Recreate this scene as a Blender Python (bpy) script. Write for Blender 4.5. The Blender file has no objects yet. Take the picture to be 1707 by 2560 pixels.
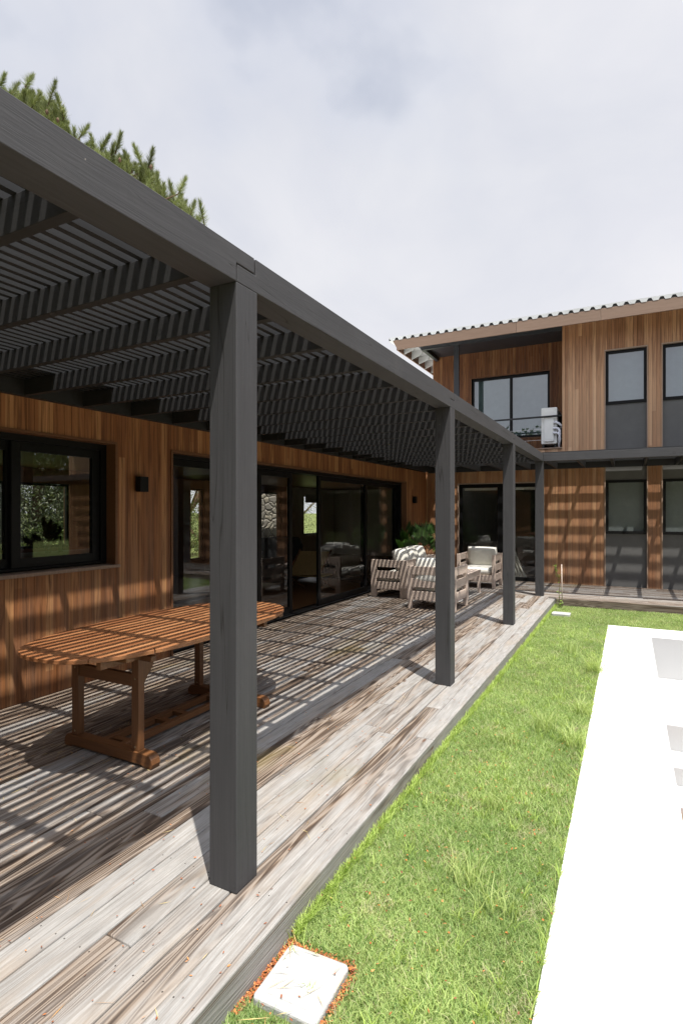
import bpy, math, random
import numpy as np
from mathutils import Vector, Matrix
random.seed(7); rng = np.random.default_rng(7)
scene = bpy.context.scene
COL = scene.collection
R = math.radians

# ---------------------------------------------------------------- camera
cam_d = bpy.data.cameras.new('camera'); cam = bpy.data.objects.new('camera', cam_d); COL.objects.link(cam)
cam_d.sensor_fit = 'VERTICAL'; cam_d.sensor_height = 36; cam_d.sensor_width = 24
cam_d.lens = 1380/2560*36; cam_d.clip_end = 2000; cam_d.clip_start = 0.05
YAW = math.atan(719.5/1380)
cam.location = (0, 0, 1.65); cam.rotation_euler = (R(90), 0, YAW)
scene.camera = cam

# ---------------------------------------------------------------- sky, sun, exposure
SUN = Vector((0.257, -0.216, 1.0)).normalized()
sun_d = bpy.data.lights.new('sun', 'SUN'); sun = bpy.data.objects.new('sun', sun_d); COL.objects.link(sun)
sun_d.energy = 4.2; sun_d.angle = R(0.5); sun_d.color = (1.0, 0.955, 0.885)
sun.rotation_euler = (-SUN).to_track_quat('-Z', 'Y').to_euler(); sun.location = (5, -4, 20)
w = bpy.data.worlds.new('World'); scene.world = w; w.use_nodes = True
nt = w.node_tree; nt.nodes.clear(); N = nt.nodes.new; LK = nt.links.new
out = N('ShaderNodeOutputWorld'); sky = N('ShaderNodeTexSky'); sky.sky_type = 'NISHITA'; sky.sun_disc = False
sky.sun_elevation = math.asin(SUN.z); sky.sun_rotation = math.atan2(SUN.x, SUN.y)
bg1 = N('ShaderNodeBackground'); bg1.inputs[1].default_value = 0.05; LK(sky.outputs[0], bg1.inputs[0])
tc = N('ShaderNodeTexCoord'); mp = N('ShaderNodeMapping'); mp.inputs['Scale'].default_value = (1.0, 1.0, 1.5)
mp.inputs['Location'].default_value = (0.35, 0.1, 0.2)
LK(tc.outputs['Generated'], mp.inputs[0])
n1 = N('ShaderNodeTexNoise'); n1.inputs['Scale'].default_value = 1.45; n1.inputs['Detail'].default_value = 6; n1.inputs['Roughness'].default_value = .46; n1.inputs['Distortion'].default_value = .25
LK(mp.outputs[0], n1.inputs[0])
r1 = N('ShaderNodeValToRGB'); e = r1.color_ramp.elements
e[0].position = .36; e[0].color = (.36, .385, .45, 1); e[1].position = .72; e[1].color = (.495, .493, .515, 1)
x = e.new(.52); x.color = (.435, .442, .475, 1)
LK(n1.outputs[0], r1.inputs[0])
n2 = N('ShaderNodeTexNoise'); n2.inputs['Scale'].default_value = 3.4; n2.inputs['Detail'].default_value = 8; n2.inputs['Roughness'].default_value = .55; n2.inputs['Distortion'].default_value = .4
LK(mp.outputs[0], n2.inputs[0])
r3 = N('ShaderNodeValToRGB'); e = r3.color_ramp.elements
e[0].position = .36; e[0].color = (.95, .957, .975, 1); e[1].position = .66; e[1].color = (1.05, 1.045, 1.03, 1); LK(n2.outputs[0], r3.inputs[0])
mm = N('ShaderNodeMix'); mm.data_type = 'RGBA'; mm.blend_type = 'MULTIPLY'; mm.inputs['Factor'].default_value = 1; LK(r1.outputs[0], mm.inputs[6]); LK(r3.outputs[0], mm.inputs[7])
bg2 = N('ShaderNodeBackground'); LK(mm.outputs[2], bg2.inputs[0]); ds = N('ShaderNodeVectorMath'); ds.operation = 'DOT_PRODUCT'; ds.inputs[1].default_value = tuple(SUN); LK(tc.outputs['Generated'], ds.inputs[0])
mg = N('ShaderNodeMapRange'); mg.interpolation_type = 'SMOOTHSTEP'; LK(ds.outputs['Value'], mg.inputs[0])
for i, v in ((1, .60), (2, 1.0), (3, .97), (4, 4.2)): mg.inputs[i].default_value = v
LK(mg.outputs[0], bg2.inputs[1])  # unseen glow round the sun, added to lift the fill light
r2 = N('ShaderNodeValToRGB'); e = r2.color_ramp.elements
e[0].position = .35; e[0].color = (.55, .55, .55, 1); e[1].position = .47; e[1].color = (.96, .96, .96, 1)
LK(n1.outputs[0], r2.inputs[0])
dt = N('ShaderNodeVectorMath'); dt.operation = 'DOT_PRODUCT'; dt.inputs[1].default_value = (-.40, .80, .45); LK(tc.outputs['Generated'], dt.inputs[0])
mr = N('ShaderNodeMapRange'); mr.interpolation_type = 'SMOOTHSTEP'; LK(dt.outputs['Value'], mr.inputs[0])
for i, v in ((1, -.25), (2, .42), (3, .85), (4, 1.0)): mr.inputs[i].default_value = v
mf = N('ShaderNodeMath'); mf.operation = 'MULTIPLY'; LK(r2.outputs[0], mf.inputs[0]); LK(mr.outputs[0], mf.inputs[1])
mx = N('ShaderNodeMixShader'); LK(mf.outputs[0], mx.inputs[0]); LK(bg1.outputs[0], mx.inputs[1]); LK(bg2.outputs[0], mx.inputs[2])
LK(mx.outputs[0], out.inputs[0])
scene.view_settings.view_transform = 'Standard'; scene.view_settings.look = 'None'
scene.view_settings.exposure = 0.90; scene.view_settings.gamma = 1
scene.render.engine = 'CYCLES'
scene.cycles.use_denoising = True
scene.cycles.max_bounces = 8; scene.cycles.transparent_max_bounces = 24
scene.cycles.sample_clamp_indirect = 6

# ---------------------------------------------------------------- materials
class G:
    """small helper round a material's node tree"""
    def __init__(s, name, rough=.6, spec=.5):
        s.m = bpy.data.materials.new(name); s.m.use_nodes = True; s.t = s.m.node_tree
        s.b = s.t.nodes['Principled BSDF']; s.b.inputs['Roughness'].default_value = rough
        s.b.inputs['Specular IOR Level'].default_value = spec
    def n(s, ty, **k):
        o = s.t.nodes.new('ShaderNode'+ty)
        for a, v in k.items(): setattr(o, a, v)
        return o
    def l(s, a, b): s.t.links.new(a, b)
    def v(s, sock, x):
        if hasattr(x, 'is_linked') or hasattr(x, 'links'): s.l(x, sock)
        else: sock.default_value = x
    def math(s, op, a, b=0.0, c=0.0, clamp=False):
        o = s.n('Math', operation=op, use_clamp=clamp)
        for i, x in enumerate((a, b, c)): s.v(o.inputs[i], x)
        return o.outputs[0]
    def coord(s, which='Object'): return s.n('TexCoord').outputs[which]
    def sep(s, v):
        o = s.n('SeparateXYZ'); s.l(v, o.inputs[0]); return o.outputs
    def comb(s, x=0., y=0., z=0.):
        o = s.n('CombineXYZ')
        for i, a in enumerate((x, y, z)): s.v(o.inputs[i], a)
        return o.outputs[0]
    def noise(s, vec, scale=1., detail=3., rough=.5, dist=0.):
        o = s.n('TexNoise'); s.l(vec, o.inputs['Vector'])
        for k, x in (('Scale', scale), ('Detail', detail), ('Roughness', rough), ('Distortion', dist)): o.inputs[k].default_value = x
        return o.outputs[0]
    def white(s, val):
        o = s.n('TexWhiteNoise', noise_dimensions='1D'); s.l(val, o.inputs['W']); return o.outputs[0]
    def ramp(s, fac, stops, interp='LINEAR'):
        o = s.n('ValToRGB'); e = o.color_ramp.elements; o.color_ramp.interpolation = interp
        while len(e) < len(stops): e.new(.5)
        for i, (p, c) in enumerate(stops):
            e[i].position = p
            e[i].color = (c, c, c, 1) if isinstance(c, (int, float)) else (*c, 1)
        s.l(fac, o.inputs[0]); return o.outputs[0]
    def mix(s, fac, a, b, mode='MIX'):
        o = s.n('Mix', data_type='RGBA', blend_type=mode)
        s.v(o.inputs['Factor'], fac)
        for k, x in ((6, a), (7, b)):
            if isinstance(x, tuple): o.inputs[k].default_value = (*x, 1)
            else: s.l(x, o.inputs[k])
        return o.outputs[2]
    def island(s): return s.n('NewGeometry').outputs['Random Per Island']
    def base(s, c):
        if isinstance(c, tuple): s.b.inputs['Base Color'].default_value = (*c, 1)
        else: s.l(c, s.b.inputs['Base Color'])
    def bump(s, h, strength=.2, dist=.01):
        o = s.n('Bump'); o.inputs['Strength'].default_value = strength; o.inputs['Distance'].default_value = dist
        s.l(h, o.inputs['Height']); s.l(o.outputs[0], s.b.inputs['Normal'])

def plain(name, c, rough=.6, var=.08, scale=8., spec=.5, bump=0., metal=0.):
    g = G(name, rough, spec); n = g.noise(g.coord(), scale, 5, .6)
    lo = tuple(x*(1-var) for x in c); hi = tuple(min(1, x*(1+var)) for x in c)
    g.base(g.ramp(n, [(.3, lo), (.7, hi)])); g.b.inputs['Metallic'].default_value = metal
    if bump: g.bump(g.noise(g.coord(), scale*12, 4, .6), bump, .004)
    return g.m

PITCH = 0.073
def cladding(name, axis, fade=0., tone=1.):
    g = G(name, .5, .35); x, y, z = g.sep(g.coord('Object'))
    u = y if axis == 'Y' else x
    idx = g.math('FLOOR', g.math('DIVIDE', u, PITCH))
    h = g.white(idx); h2 = g.white(g.math('ADD', idx, 37.3))
    # tongue and groove boards have end joints at random heights
    zz = g.math('FLOOR', g.math('ADD', g.math('DIVIDE', z, 7.5), g.math('MULTIPLY', h2, 7.0)))
    h3 = g.white(g.math('ADD', g.math('MULTIPLY', zz, 3.7), g.math('MULTIPLY', idx, 1.31)))
    bc = g.ramp(h3, [(0, (.22, .083, .031)), (.12, (.265, .102, .038)), (.35, (.315, .127, .048)), (.6, (.36, .152, .058)), (.82, (.41, .185, .073)), (1, (.47, .232, .098))])
    vec = g.comb(g.math('ADD', g.math('MULTIPLY', u, 75.0), g.math('MULTIPLY', h, 90.0)), g.math('MULTIPLY', h2, 50.0), g.math('MULTIPLY', z, 2.2))
    gr = g.noise(vec, 1.0, 5, .62, .8)
    vec2 = g.comb(g.math('ADD', g.math('MULTIPLY', u, 22.0), g.math('MULTIPLY', h, 33.0)), g.math('MULTIPLY', h2, 20.0), g.math('MULTIPLY', z, 1.1))
    st = g.noise(vec2, 1.0, 3, .5, 1.2)
    c = g.mix(1.0, bc, g.ramp(gr, [(.25, .70), (.5, 1.0), (.78, 1.25)]), 'MULTIPLY')
    c = g.mix(g.ramp(st, [(.48, 0.0), (.61, .68)]), c, (.13, .045, .015))
    # blend to a paler tan, strongest at mid-height, weaker low down and at the top
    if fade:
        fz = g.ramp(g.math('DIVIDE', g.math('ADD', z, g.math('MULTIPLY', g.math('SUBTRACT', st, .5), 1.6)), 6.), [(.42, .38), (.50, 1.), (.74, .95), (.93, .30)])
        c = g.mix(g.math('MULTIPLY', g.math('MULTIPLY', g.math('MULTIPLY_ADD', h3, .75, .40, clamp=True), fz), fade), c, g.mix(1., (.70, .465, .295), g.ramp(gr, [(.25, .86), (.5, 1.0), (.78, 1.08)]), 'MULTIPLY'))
    wn = g.noise(g.comb(g.math('MULTIPLY', u, 9.0), 0., g.math('MULTIPLY', z, .9)), 1., 4, .6)
    wz = g.n('MapRange'); g.l(z, wz.inputs[0]); wz.inputs[1].default_value = 2.2; wz.inputs[2].default_value = .1
    wf = g.math('MULTIPLY', g.ramp(wn, [(.38, 0.), (.68, .75)]), g.math('ADD', g.math('MULTIPLY', wz.outputs[0], .8), .08), clamp=True)
    c = g.mix(g.math('MULTIPLY', wf, .8), c, (.23, .150, .105))
    nl = g.math('SUBTRACT', g.math('FRACT', g.math('DIVIDE', z, .47)), .5)
    nu = g.math('SUBTRACT', g.math('FRACT', g.math('DIVIDE', u, PITCH)), .5)
    nd = g.math('ADD', g.math('POWER', g.math('MULTIPLY', nl, .47), 2.), g.math('POWER', g.math('MULTIPLY', nu, PITCH), 2.))
    c = g.mix(g.math('LESS_THAN', nd, .0000090), c, (.05, .03, .02))
    if tone < 1: c = g.mix(1., c, (tone, tone*.96, tone*.92), 'MULTIPLY')  # balcony boards: recess shade multiplied into the wood colour
    g.base(c); g.l(g.ramp(gr, [(.3, .42), (.7, .62)]), g.b.inputs['Roughness'])
    g.bump(gr, .25, .003)
    return g.m
M = {}
M['clad_y'] = cladding('cladding_wood_left', 'Y'); M['clad_x'] = cladding('cladding_wood_right', 'X', .8); M['clad_b_shade'] = cladding('cladding_wood_balcony_shade', 'X', 0., .55); M['clad_s_shade'] = cladding('cladding_wood_balcony_side_shade', 'Y', 0., .55)

def deck_mat(name, axis):
    g = G(name, .75, .3); x, y, z = g.sep(g.coord('Object'))
    a, l = (x, y) if axis == 'Y' else (y, x)
    a = g.math('ADD', a, g.math('MULTIPLY', z, 1.3))
    r = g.island()
    off = g.math('MULTIPLY', r, 173.0)
    bow = g.math('ADD', g.math('MULTIPLY', a, 8.0), off)
    fig = g.noise(g.comb(bow, g.math('MULTIPLY', l, .42), off), 1.0, 2.5, .45, .9)
    rings = g.math('MULTIPLY_ADD', g.math('SINE', g.math('MULTIPLY', fig, 95.0)), .5, .5)
    rings = g.math('POWER', rings, 1.6)
    fib = g.noise(g.comb(g.math('ADD', g.math('MULTIPLY', a, 210.0), off), g.math('MULTIPLY', l, 3.0), off), 1.0, 4, .6)
    stn = g.noise(g.comb(g.math('ADD', g.math('MULTIPLY', a, 8.5), g.math('MULTIPLY', r, 31.)), g.math('MULTIPLY', l, .48), off), 1.0, 5, .60, .6)
    # boards in the rain-washed outer strip bleach paler than those below the pergola
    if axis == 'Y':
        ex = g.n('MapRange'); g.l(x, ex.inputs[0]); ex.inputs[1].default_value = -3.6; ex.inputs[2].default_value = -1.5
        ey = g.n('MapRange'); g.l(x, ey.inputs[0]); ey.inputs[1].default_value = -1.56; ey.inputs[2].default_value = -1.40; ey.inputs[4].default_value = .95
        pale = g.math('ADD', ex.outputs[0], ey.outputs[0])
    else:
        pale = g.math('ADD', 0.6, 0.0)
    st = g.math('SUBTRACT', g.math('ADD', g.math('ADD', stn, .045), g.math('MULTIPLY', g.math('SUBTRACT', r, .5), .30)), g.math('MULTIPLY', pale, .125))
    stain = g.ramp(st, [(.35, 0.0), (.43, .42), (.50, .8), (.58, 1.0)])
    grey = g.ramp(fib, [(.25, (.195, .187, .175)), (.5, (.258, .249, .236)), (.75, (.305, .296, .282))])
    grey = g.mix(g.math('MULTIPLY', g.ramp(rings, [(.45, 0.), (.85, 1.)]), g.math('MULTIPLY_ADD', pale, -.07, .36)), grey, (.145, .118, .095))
    mot = g.noise(g.comb(g.math('MULTIPLY', a, 26.), g.math('MULTIPLY', l, 5.), off), 1., 5, .65)
    grey = g.mix(1., grey, g.ramp(mot, [(.3, .80), (.7, 1.14)]), 'MULTIPLY')
    tanf = g.noise(g.comb(g.math('MULTIPLY', a, 7.), g.math('MULTIPLY', l, 1.3), g.math('ADD', off, 9.)), 1., 3, .6)
    grey = g.mix(g.math('MULTIPLY', g.ramp(tanf, [(.52, 0.), (.72, 1.)]), .30), grey, (.30, .215, .135))
    brown = g.ramp(rings, [(.0, (.25, .205, .165)), (.2, (.155, .112, .078)), (.55, (.078, .051, .033)), (1, (.034, .022, .015))])
    brown = g.mix(g.math('MULTIPLY', fib, .4), brown, (.11, .08, .06))
    c = g.mix(stain, grey, brown)
    # greenish and blackish algae bloom
    al = g.noise(g.comb(g.math('MULTIPLY', x, 1.2), g.math('MULTIPLY', y, .55), 3.), 1., 4, .6)
    c = g.mix(g.math('MULTIPLY', g.ramp(al, [(.60, 0.), (.72, 1.)]), .38), c, (.135, .105, .022))
    kn = g.n('TexVoronoi'); g.l(g.comb(g.math('ADD', g.math('MULTIPLY', a, 5.), off), g.math('MULTIPLY', l, 1.7), off), kn.inputs['Vector']); kn.inputs['Scale'].default_value = 1.
    c = g.mix(g.ramp(kn.outputs['Distance'], [(.035, .9), (.075, 0.)]), c, (.10, .052, .03))
    bu = g.math('MULTIPLY', g.math('FRACT', g.math('DIVIDE', g.math('ADD', x if axis == 'Y' else y, 14.15+1.397 if axis == 'Y' else -11.395+1.3350), .1415 if axis == 'Y' else .1335)), .1415 if axis == 'Y' else .1335)
    dl_ = g.math('MULTIPLY', g.math('SUBTRACT', g.math('FRACT', g.math('DIVIDE', l, .56)), .5), .56)
    du_ = g.math('SUBTRACT', g.math('ABSOLUTE', g.math('SUBTRACT', bu, .0695)), .045)
    nd = g.math('ADD', g.math('MULTIPLY', dl_, dl_), g.math('MULTIPLY', du_, du_))
    c = g.mix(g.math('LESS_THAN', nd, .0000115), c, (.035, .028, .024))
    g.base(c)
    hgt = g.math('ADD', g.math('MULTIPLY', rings, .5), fib)
    g.bump(hgt, .35, .004)
    return g.m
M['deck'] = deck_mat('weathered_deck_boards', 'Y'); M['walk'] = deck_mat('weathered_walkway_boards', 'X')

def painted_timber(name, axis, c=(.052, .0515, .053), fine=1.):
    g = G(name, .62, .35); x, y, z = g.sep(g.coord('Object'))
    sc = {'X': (1.6, 60., 60.), 'Y': (60., 1.6, 60.), 'Z': (60., 60., 1.6)}[axis]
    v = g.comb(g.math('MULTIPLY', x, sc[0]), g.math('MULTIPLY', y, sc[1]), g.math('MULTIPLY', z, sc[2]))
    gr = g.noise(v, 1., 5, .65, .6)
    sc = {'X': (1., 14., 14.), 'Y': (14., 1., 14.), 'Z': (14., 14., 1.)}[axis]
    v2 = g.comb(g.math('MULTIPLY', x, sc[0]), g.math('MULTIPLY', y, sc[1]), g.math('MULTIPLY', z, sc[2]))
    f = g.noise(v2, 1., 3, .5, 1.0); rg = g.math('SINE', g.math('MULTIPLY', f, 70.))
    lo = tuple(k*.86 for k in c); hi = tuple(k*1.14 for k in c)
    col = g.ramp(gr, [(.3, lo), (.7, hi)])
    wn = g.noise(g.coord(), 3.1, 5, .65)
    col = g.mix(g.math('MULTIPLY', g.ramp(wn, [(.5, 0.), (.75, 1.)]), .3), col, (c[0]*1.6, c[1]*1.58, c[2]*1.5))
    kv = g.n('TexVoronoi'); g.l(g.coord(), kv.inputs['Vector']); kv.inputs['Scale'].default_value = 2.2
    col = g.mix(g.ramp(kv.outputs['Distance'], [(.034, 0.), (.040, .8), (.050, .8), (.060, 0.)]), col, (c[0]*.45, c[1]*.45, c[2]*.45))
    ch = g.noise(g.coord(), 38., 2, .5)
    col = g.mix(g.ramp(ch, [(.785, 0.), (.80, .65)]), col, (.34, .31, .27))
    crk = g.noise(g.comb(*[g.math('MULTIPLY', q, {'X': (.35, 9., 9.), 'Y': (9., .35, 9.), 'Z': (9., 9., .35)}[axis][i]) for i, q in enumerate((x, y, z))]), 1., 2, .4, .3)
    line = g.ramp(g.math('ABSOLUTE', g.math('SUBTRACT', crk, .5)), [(.0, 1.), (.0045, 0.)])
    col = g.mix(g.math('MULTIPLY', line, .8), col, (.018, .017, .016))
    g.base(col)
    g.bump(g.math('ADD', g.math('MULTIPLY', rg, .16), g.math('SUBTRACT', gr, g.math('MULTIPLY', line, 1.5))), .20*fine, .003)
    return g.m
for ax in 'XYZ':
    M['tim_'+ax] = painted_timber('charcoal_timber_'+ax.lower(), ax, (.047, .0468, .0492))
    M['slat_'+ax] = painted_timber('slat_timber_'+ax.lower(), ax, (.024, .0248, .026), .25)  # charcoal paint darkened to put the shade under the roof into the slats
    M['dark_'+ax] = painted_timber('shade_darkened_timber_'+ax.lower(), ax, (.021, .0206, .0210), .35)  # rafters and ledgers: same paint, roof shade put into the colour

def bare_wood(name, cols, axis='Y', rough=.5, bump=.2):
    g = G(name, rough, .4); x, y, z = g.sep(g.coord('Object')); r = g.island()
    sc = {'X': (3., 70., 70.), 'Y': (70., 3., 70.), 'Z': (70., 70., 3.)}[axis]
    off = g.math('MULTIPLY', r, 57.)
    v = g.comb(g.math('MULTIPLY_ADD', x, sc[0], off), g.math('MULTIPLY_ADD', y, sc[1], off), g.math('MULTIPLY_ADD', z, sc[2], off))
    gr = g.noise(v, 1., 4, .6, .7)
    f = g.math('ADD', g.math('MULTIPLY', gr, .65), g.math('MULTIPLY', r, .35))
    n = len(cols)
    g.base(g.ramp(f, [(.2+.6*i/(n-1), c) for i, c in enumerate(cols)])); g.bump(gr, bump, .002)
    return g.m
TEAK = [(.12, .042, .016), (.22, .086, .033), (.31, .136, .056), (.40, .195, .085)]
for ax in 'XYZ':
    M['teak_'+ax] = bare_wood('teak_'+ax.lower(), TEAK, ax, .42)
    M['oiled_'+ax] = bare_wood('dark_oiled_teak_'+ax.lower(), [(.085, .033, .013), (.13, .055, .021), (.18, .081, .031), (.23, .112, .045)], ax, .42)
DRIFT = [(.44, .345, .28), (.54, .44, .37), (.62, .525, .45)]
for ax in 'XYZ': M['drift_'+ax] = bare_wood('pale_acacia_'+ax.lower(), DRIFT, ax, .65)
M['trim'] = bare_wood('bleached_trim_wood', [(.22, .145, .10), (.33, .235, .175), (.42, .33, .27)], 'Z', .6)
M['lining'] = bare_wood('reveal_lining_wood', [(.10, .04, .016), (.16, .07, .03), (.21, .10, .05)], 'Y', .5)
M['fascia'] = bare_wood('eave_fascia_wood', [(.15, .095, .066), (.19, .125, .088), (.235, .158, .115)], 'X', .6)
M['indoor_wood'] = bare_wood('indoor_wood', [(.12, .055, .026), (.19, .088, .04), (.25, .12, .056)], 'Y', .45)
M['floor_wood'] = bare_wood('indoor_floor_wood', [(.12, .055, .025), (.2, .095, .042), (.26, .13, .06)], 'Y', .35)
M['frame'] = plain('black_aluminium', (.007, .007, .0075), .42, .1, spec=.2)
M['steel'] = plain('black_steel', (.02, .021, .024), .45, .15)
M['panel'] = plain('grey_fibre_cement', (.115, .114, .112), .7, .10, 3., bump=.1)
M['fabric'] = plain('off_white_canvas', (.60, .585, .53), .9, .05, 14., .2, .35)
M['white_plastic'] = plain('white_plastic', (.74, .74, .73), .4, .03)
M['white_tape'] = plain('white_pipe_wrap', (.66, .67, .74), .6, .06, 20., bump=.4)
M['bolt'] = plain('dull_brass', (.35, .30, .2), .4, .1, metal=.8)
M['dark_grille'] = plain('dark_grille', (.02, .02, .02), .5)
M['roofing'] = plain('galvanised_sheet', (.74, .75, .74), .42, .08, 5., .5)
M['flashing'] = plain('zinc_flashing', (.50, .51, .51), .5, .12, 4., .5)
M['white_paint'] = plain('white_paint', (.52, .52, .50), .6, .04)
M['blind'] = plain('roller_blind_cloth', (.64, .655, .65), .85, .05)
M['wall_white'] = plain('indoor_white_plaster', (.80, .78, .73), .8, .03)
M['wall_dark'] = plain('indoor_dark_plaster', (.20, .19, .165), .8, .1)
M['concrete'] = plain('cast_concrete', (.37, .368, .358), .9, .16, 13., .2, .9)
M['gutter'] = plain('black_gap', (.012, .011, .01), .9)

def pool_mat():
    g = G('white_pool_plaster', .7, .3); co = g.coord()
    n = g.noise(co, 2.2, 6, .65); f = g.noise(co, 24., 4, .6)
    c = g.ramp(n, [(.3, (.64, .64, .635)), (.7, (.69, .69, .685))])
    c = g.mix(g.math('MULTIPLY', g.ramp(f, [(.66, 0.), (.78, 1.)]), .10), c, (.5, .47, .42))
    g.base(c); g.bump(f, .12, .004); return g.m
M['pool'] = pool_mat()
def basin_mat():
    g = G('stained_pool_basin', .8, .3); x, y, z = g.sep(g.coord()); n = g.noise(g.coord(), 1.6, 6, .7)
    d = g.n('MapRange'); g.l(g.math('ADD', z, g.math('MULTIPLY', n, .25)), d.inputs[0]); d.inputs[1].default_value = -.90; d.inputs[2].default_value = -.99
    c = g.mix(d.outputs[0], (.47, .47, .467), (.40, .33, .245))
    s = g.noise(g.coord(), 9., 5, .7)
    c = g.mix(g.math('MULTIPLY', g.ramp(s, [(.66, 0.), (.8, 1.)]), .35), c, (.3, .23, .17))
    g.base(c); g.bump(s, .2, .006); return g.m
M['basin'] = basin_mat()
M['basin_floor'] = plain('silt_on_pool_floor', (.30, .165, .095), .9, .35, 7., .3, .4)

def lawn_mat():
    g = G('lawn_soil', .95, .1); n = g.noise(g.coord(), 2.4, 6, .65); f = g.noise(g.coord(), 70., 4, .7)
    c = g.ramp(n, [(.3, (.09, .13, .035)), (.55, (.14, .18, .055)), (.75, (.20, .20, .085))])
    g.base(g.mix(g.math('MULTIPLY', f, .6), c, (.07, .055, .025))); g.bump(f, .6, .03); return g.m
M['lawn'] = lawn_mat()
def leafy(name, trans=.35, rough=.55, attr='tint', spec=.3):
    g = G(name, rough, spec); a = g.n('Attribute', attribute_name=attr)
    g.l(a.outputs['Color'], g.b.inputs['Base Color'])
    t = g.n('BsdfTranslucent'); g.l(g.mix(1., a.outputs['Color'], (1.25, 1.35, .7), 'MULTIPLY'), t.inputs[0])
    m = g.n('MixShader'); m.inputs[0].default_value = trans
    g.l(g.b.outputs[0], m.inputs[1]); g.l(t.outputs[0], m.inputs[2])
    g.l(m.outputs[0], g.t.nodes['Material Output'].inputs[0]); return g.m
M['grass'] = leafy('grass_blades', .32); M['leaf'] = leafy('leaves', .3); M['needle'] = leafy('pine_needles', .2, .5)
M['litter'] = leafy('fallen_litter', .05, .8)
M['palm_leaf'] = leafy('palm_leaf', .2, .32, spec=.5)
M['bark'] = plain('bark', (.11, .07, .045), .9, .4, 14., .2, .8)
M['pot_wood'] = M['drift_Y']

def glass_mat(name, r0, tint):
    g = G(name); lw = g.n('LayerWeight'); lw.inputs[0].default_value = .5
    f = g.math('MULTIPLY_ADD', g.math('POWER', lw.outputs['Facing'], 5.0), 1-r0, r0, clamp=True)
    tr = g.n('BsdfTransparent'); tr.inputs[0].default_value = (*tint, 1)
    gl = g.n('BsdfGlossy'); gl.inputs['Roughness'].default_value = 0.0; gl.inputs[0].default_value = (.95, .97, 1, 1)
    m = g.n('MixShader'); g.l(f, m.inputs[0]); g.l(tr.outputs[0], m.inputs[1]); g.l(gl.outputs[0], m.inputs[2])
    g.l(m.outputs[0], g.t.nodes['Material Output'].inputs[0]); return g.m
M['glass'] = glass_mat('clear_glass', .10, (.92, .93, .90))
M['glass_solar'] = glass_mat('solar_glass', .24, (.37, .445, .455))
M['glass_frost'] = glass_mat('tinted_glass', .09, (.60, .63, .62))
def stone_mat():
    g = G('field_stone', .9, .2); co = g.coord()
    mpn = g.n('Mapping'); mpn.inputs['Scale'].default_value = (1, 2.6, 4.0); g.l(co, mpn.inputs[0])
    wv = g.noise(co, 3., 2, .5); 
    vm = g.n('VectorMath', operation='ADD'); g.l(mpn.outputs[0], vm.inputs[0]); g.l(g.comb(wv, wv, wv), vm.inputs[1])
    v = g.n('TexVoronoi', feature='DISTANCE_TO_EDGE'); g.l(vm.outputs[0], v.inputs['Vector']); v.inputs['Scale'].default_value = 1.
    v2 = g.n('TexVoronoi'); g.l(vm.outputs[0], v2.inputs['Vector']); v2.inputs['Scale'].default_value = 1.
    hs = g.sep(v2.outputs['Color'])[0]
    c = g.ramp(hs, [(0, (.22, .20, .18)), (.5, (.36, .33, .28)), (1, (.45, .40, .31))])
    c = g.mix(g.noise(co, 26., 5, .7), c, (.17, .16, .15))
    c = g.mix(g.ramp(v.outputs['Distance'], [(.015, 1.), (.045, 0.)]), c, (.07, .063, .055))
    g.base(c); g.bump(g.ramp(v.outputs['Distance'], [(0, 0.), (.15, 1.)]), .9, .06); return g.m
M['stone'] = stone_mat()

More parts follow.
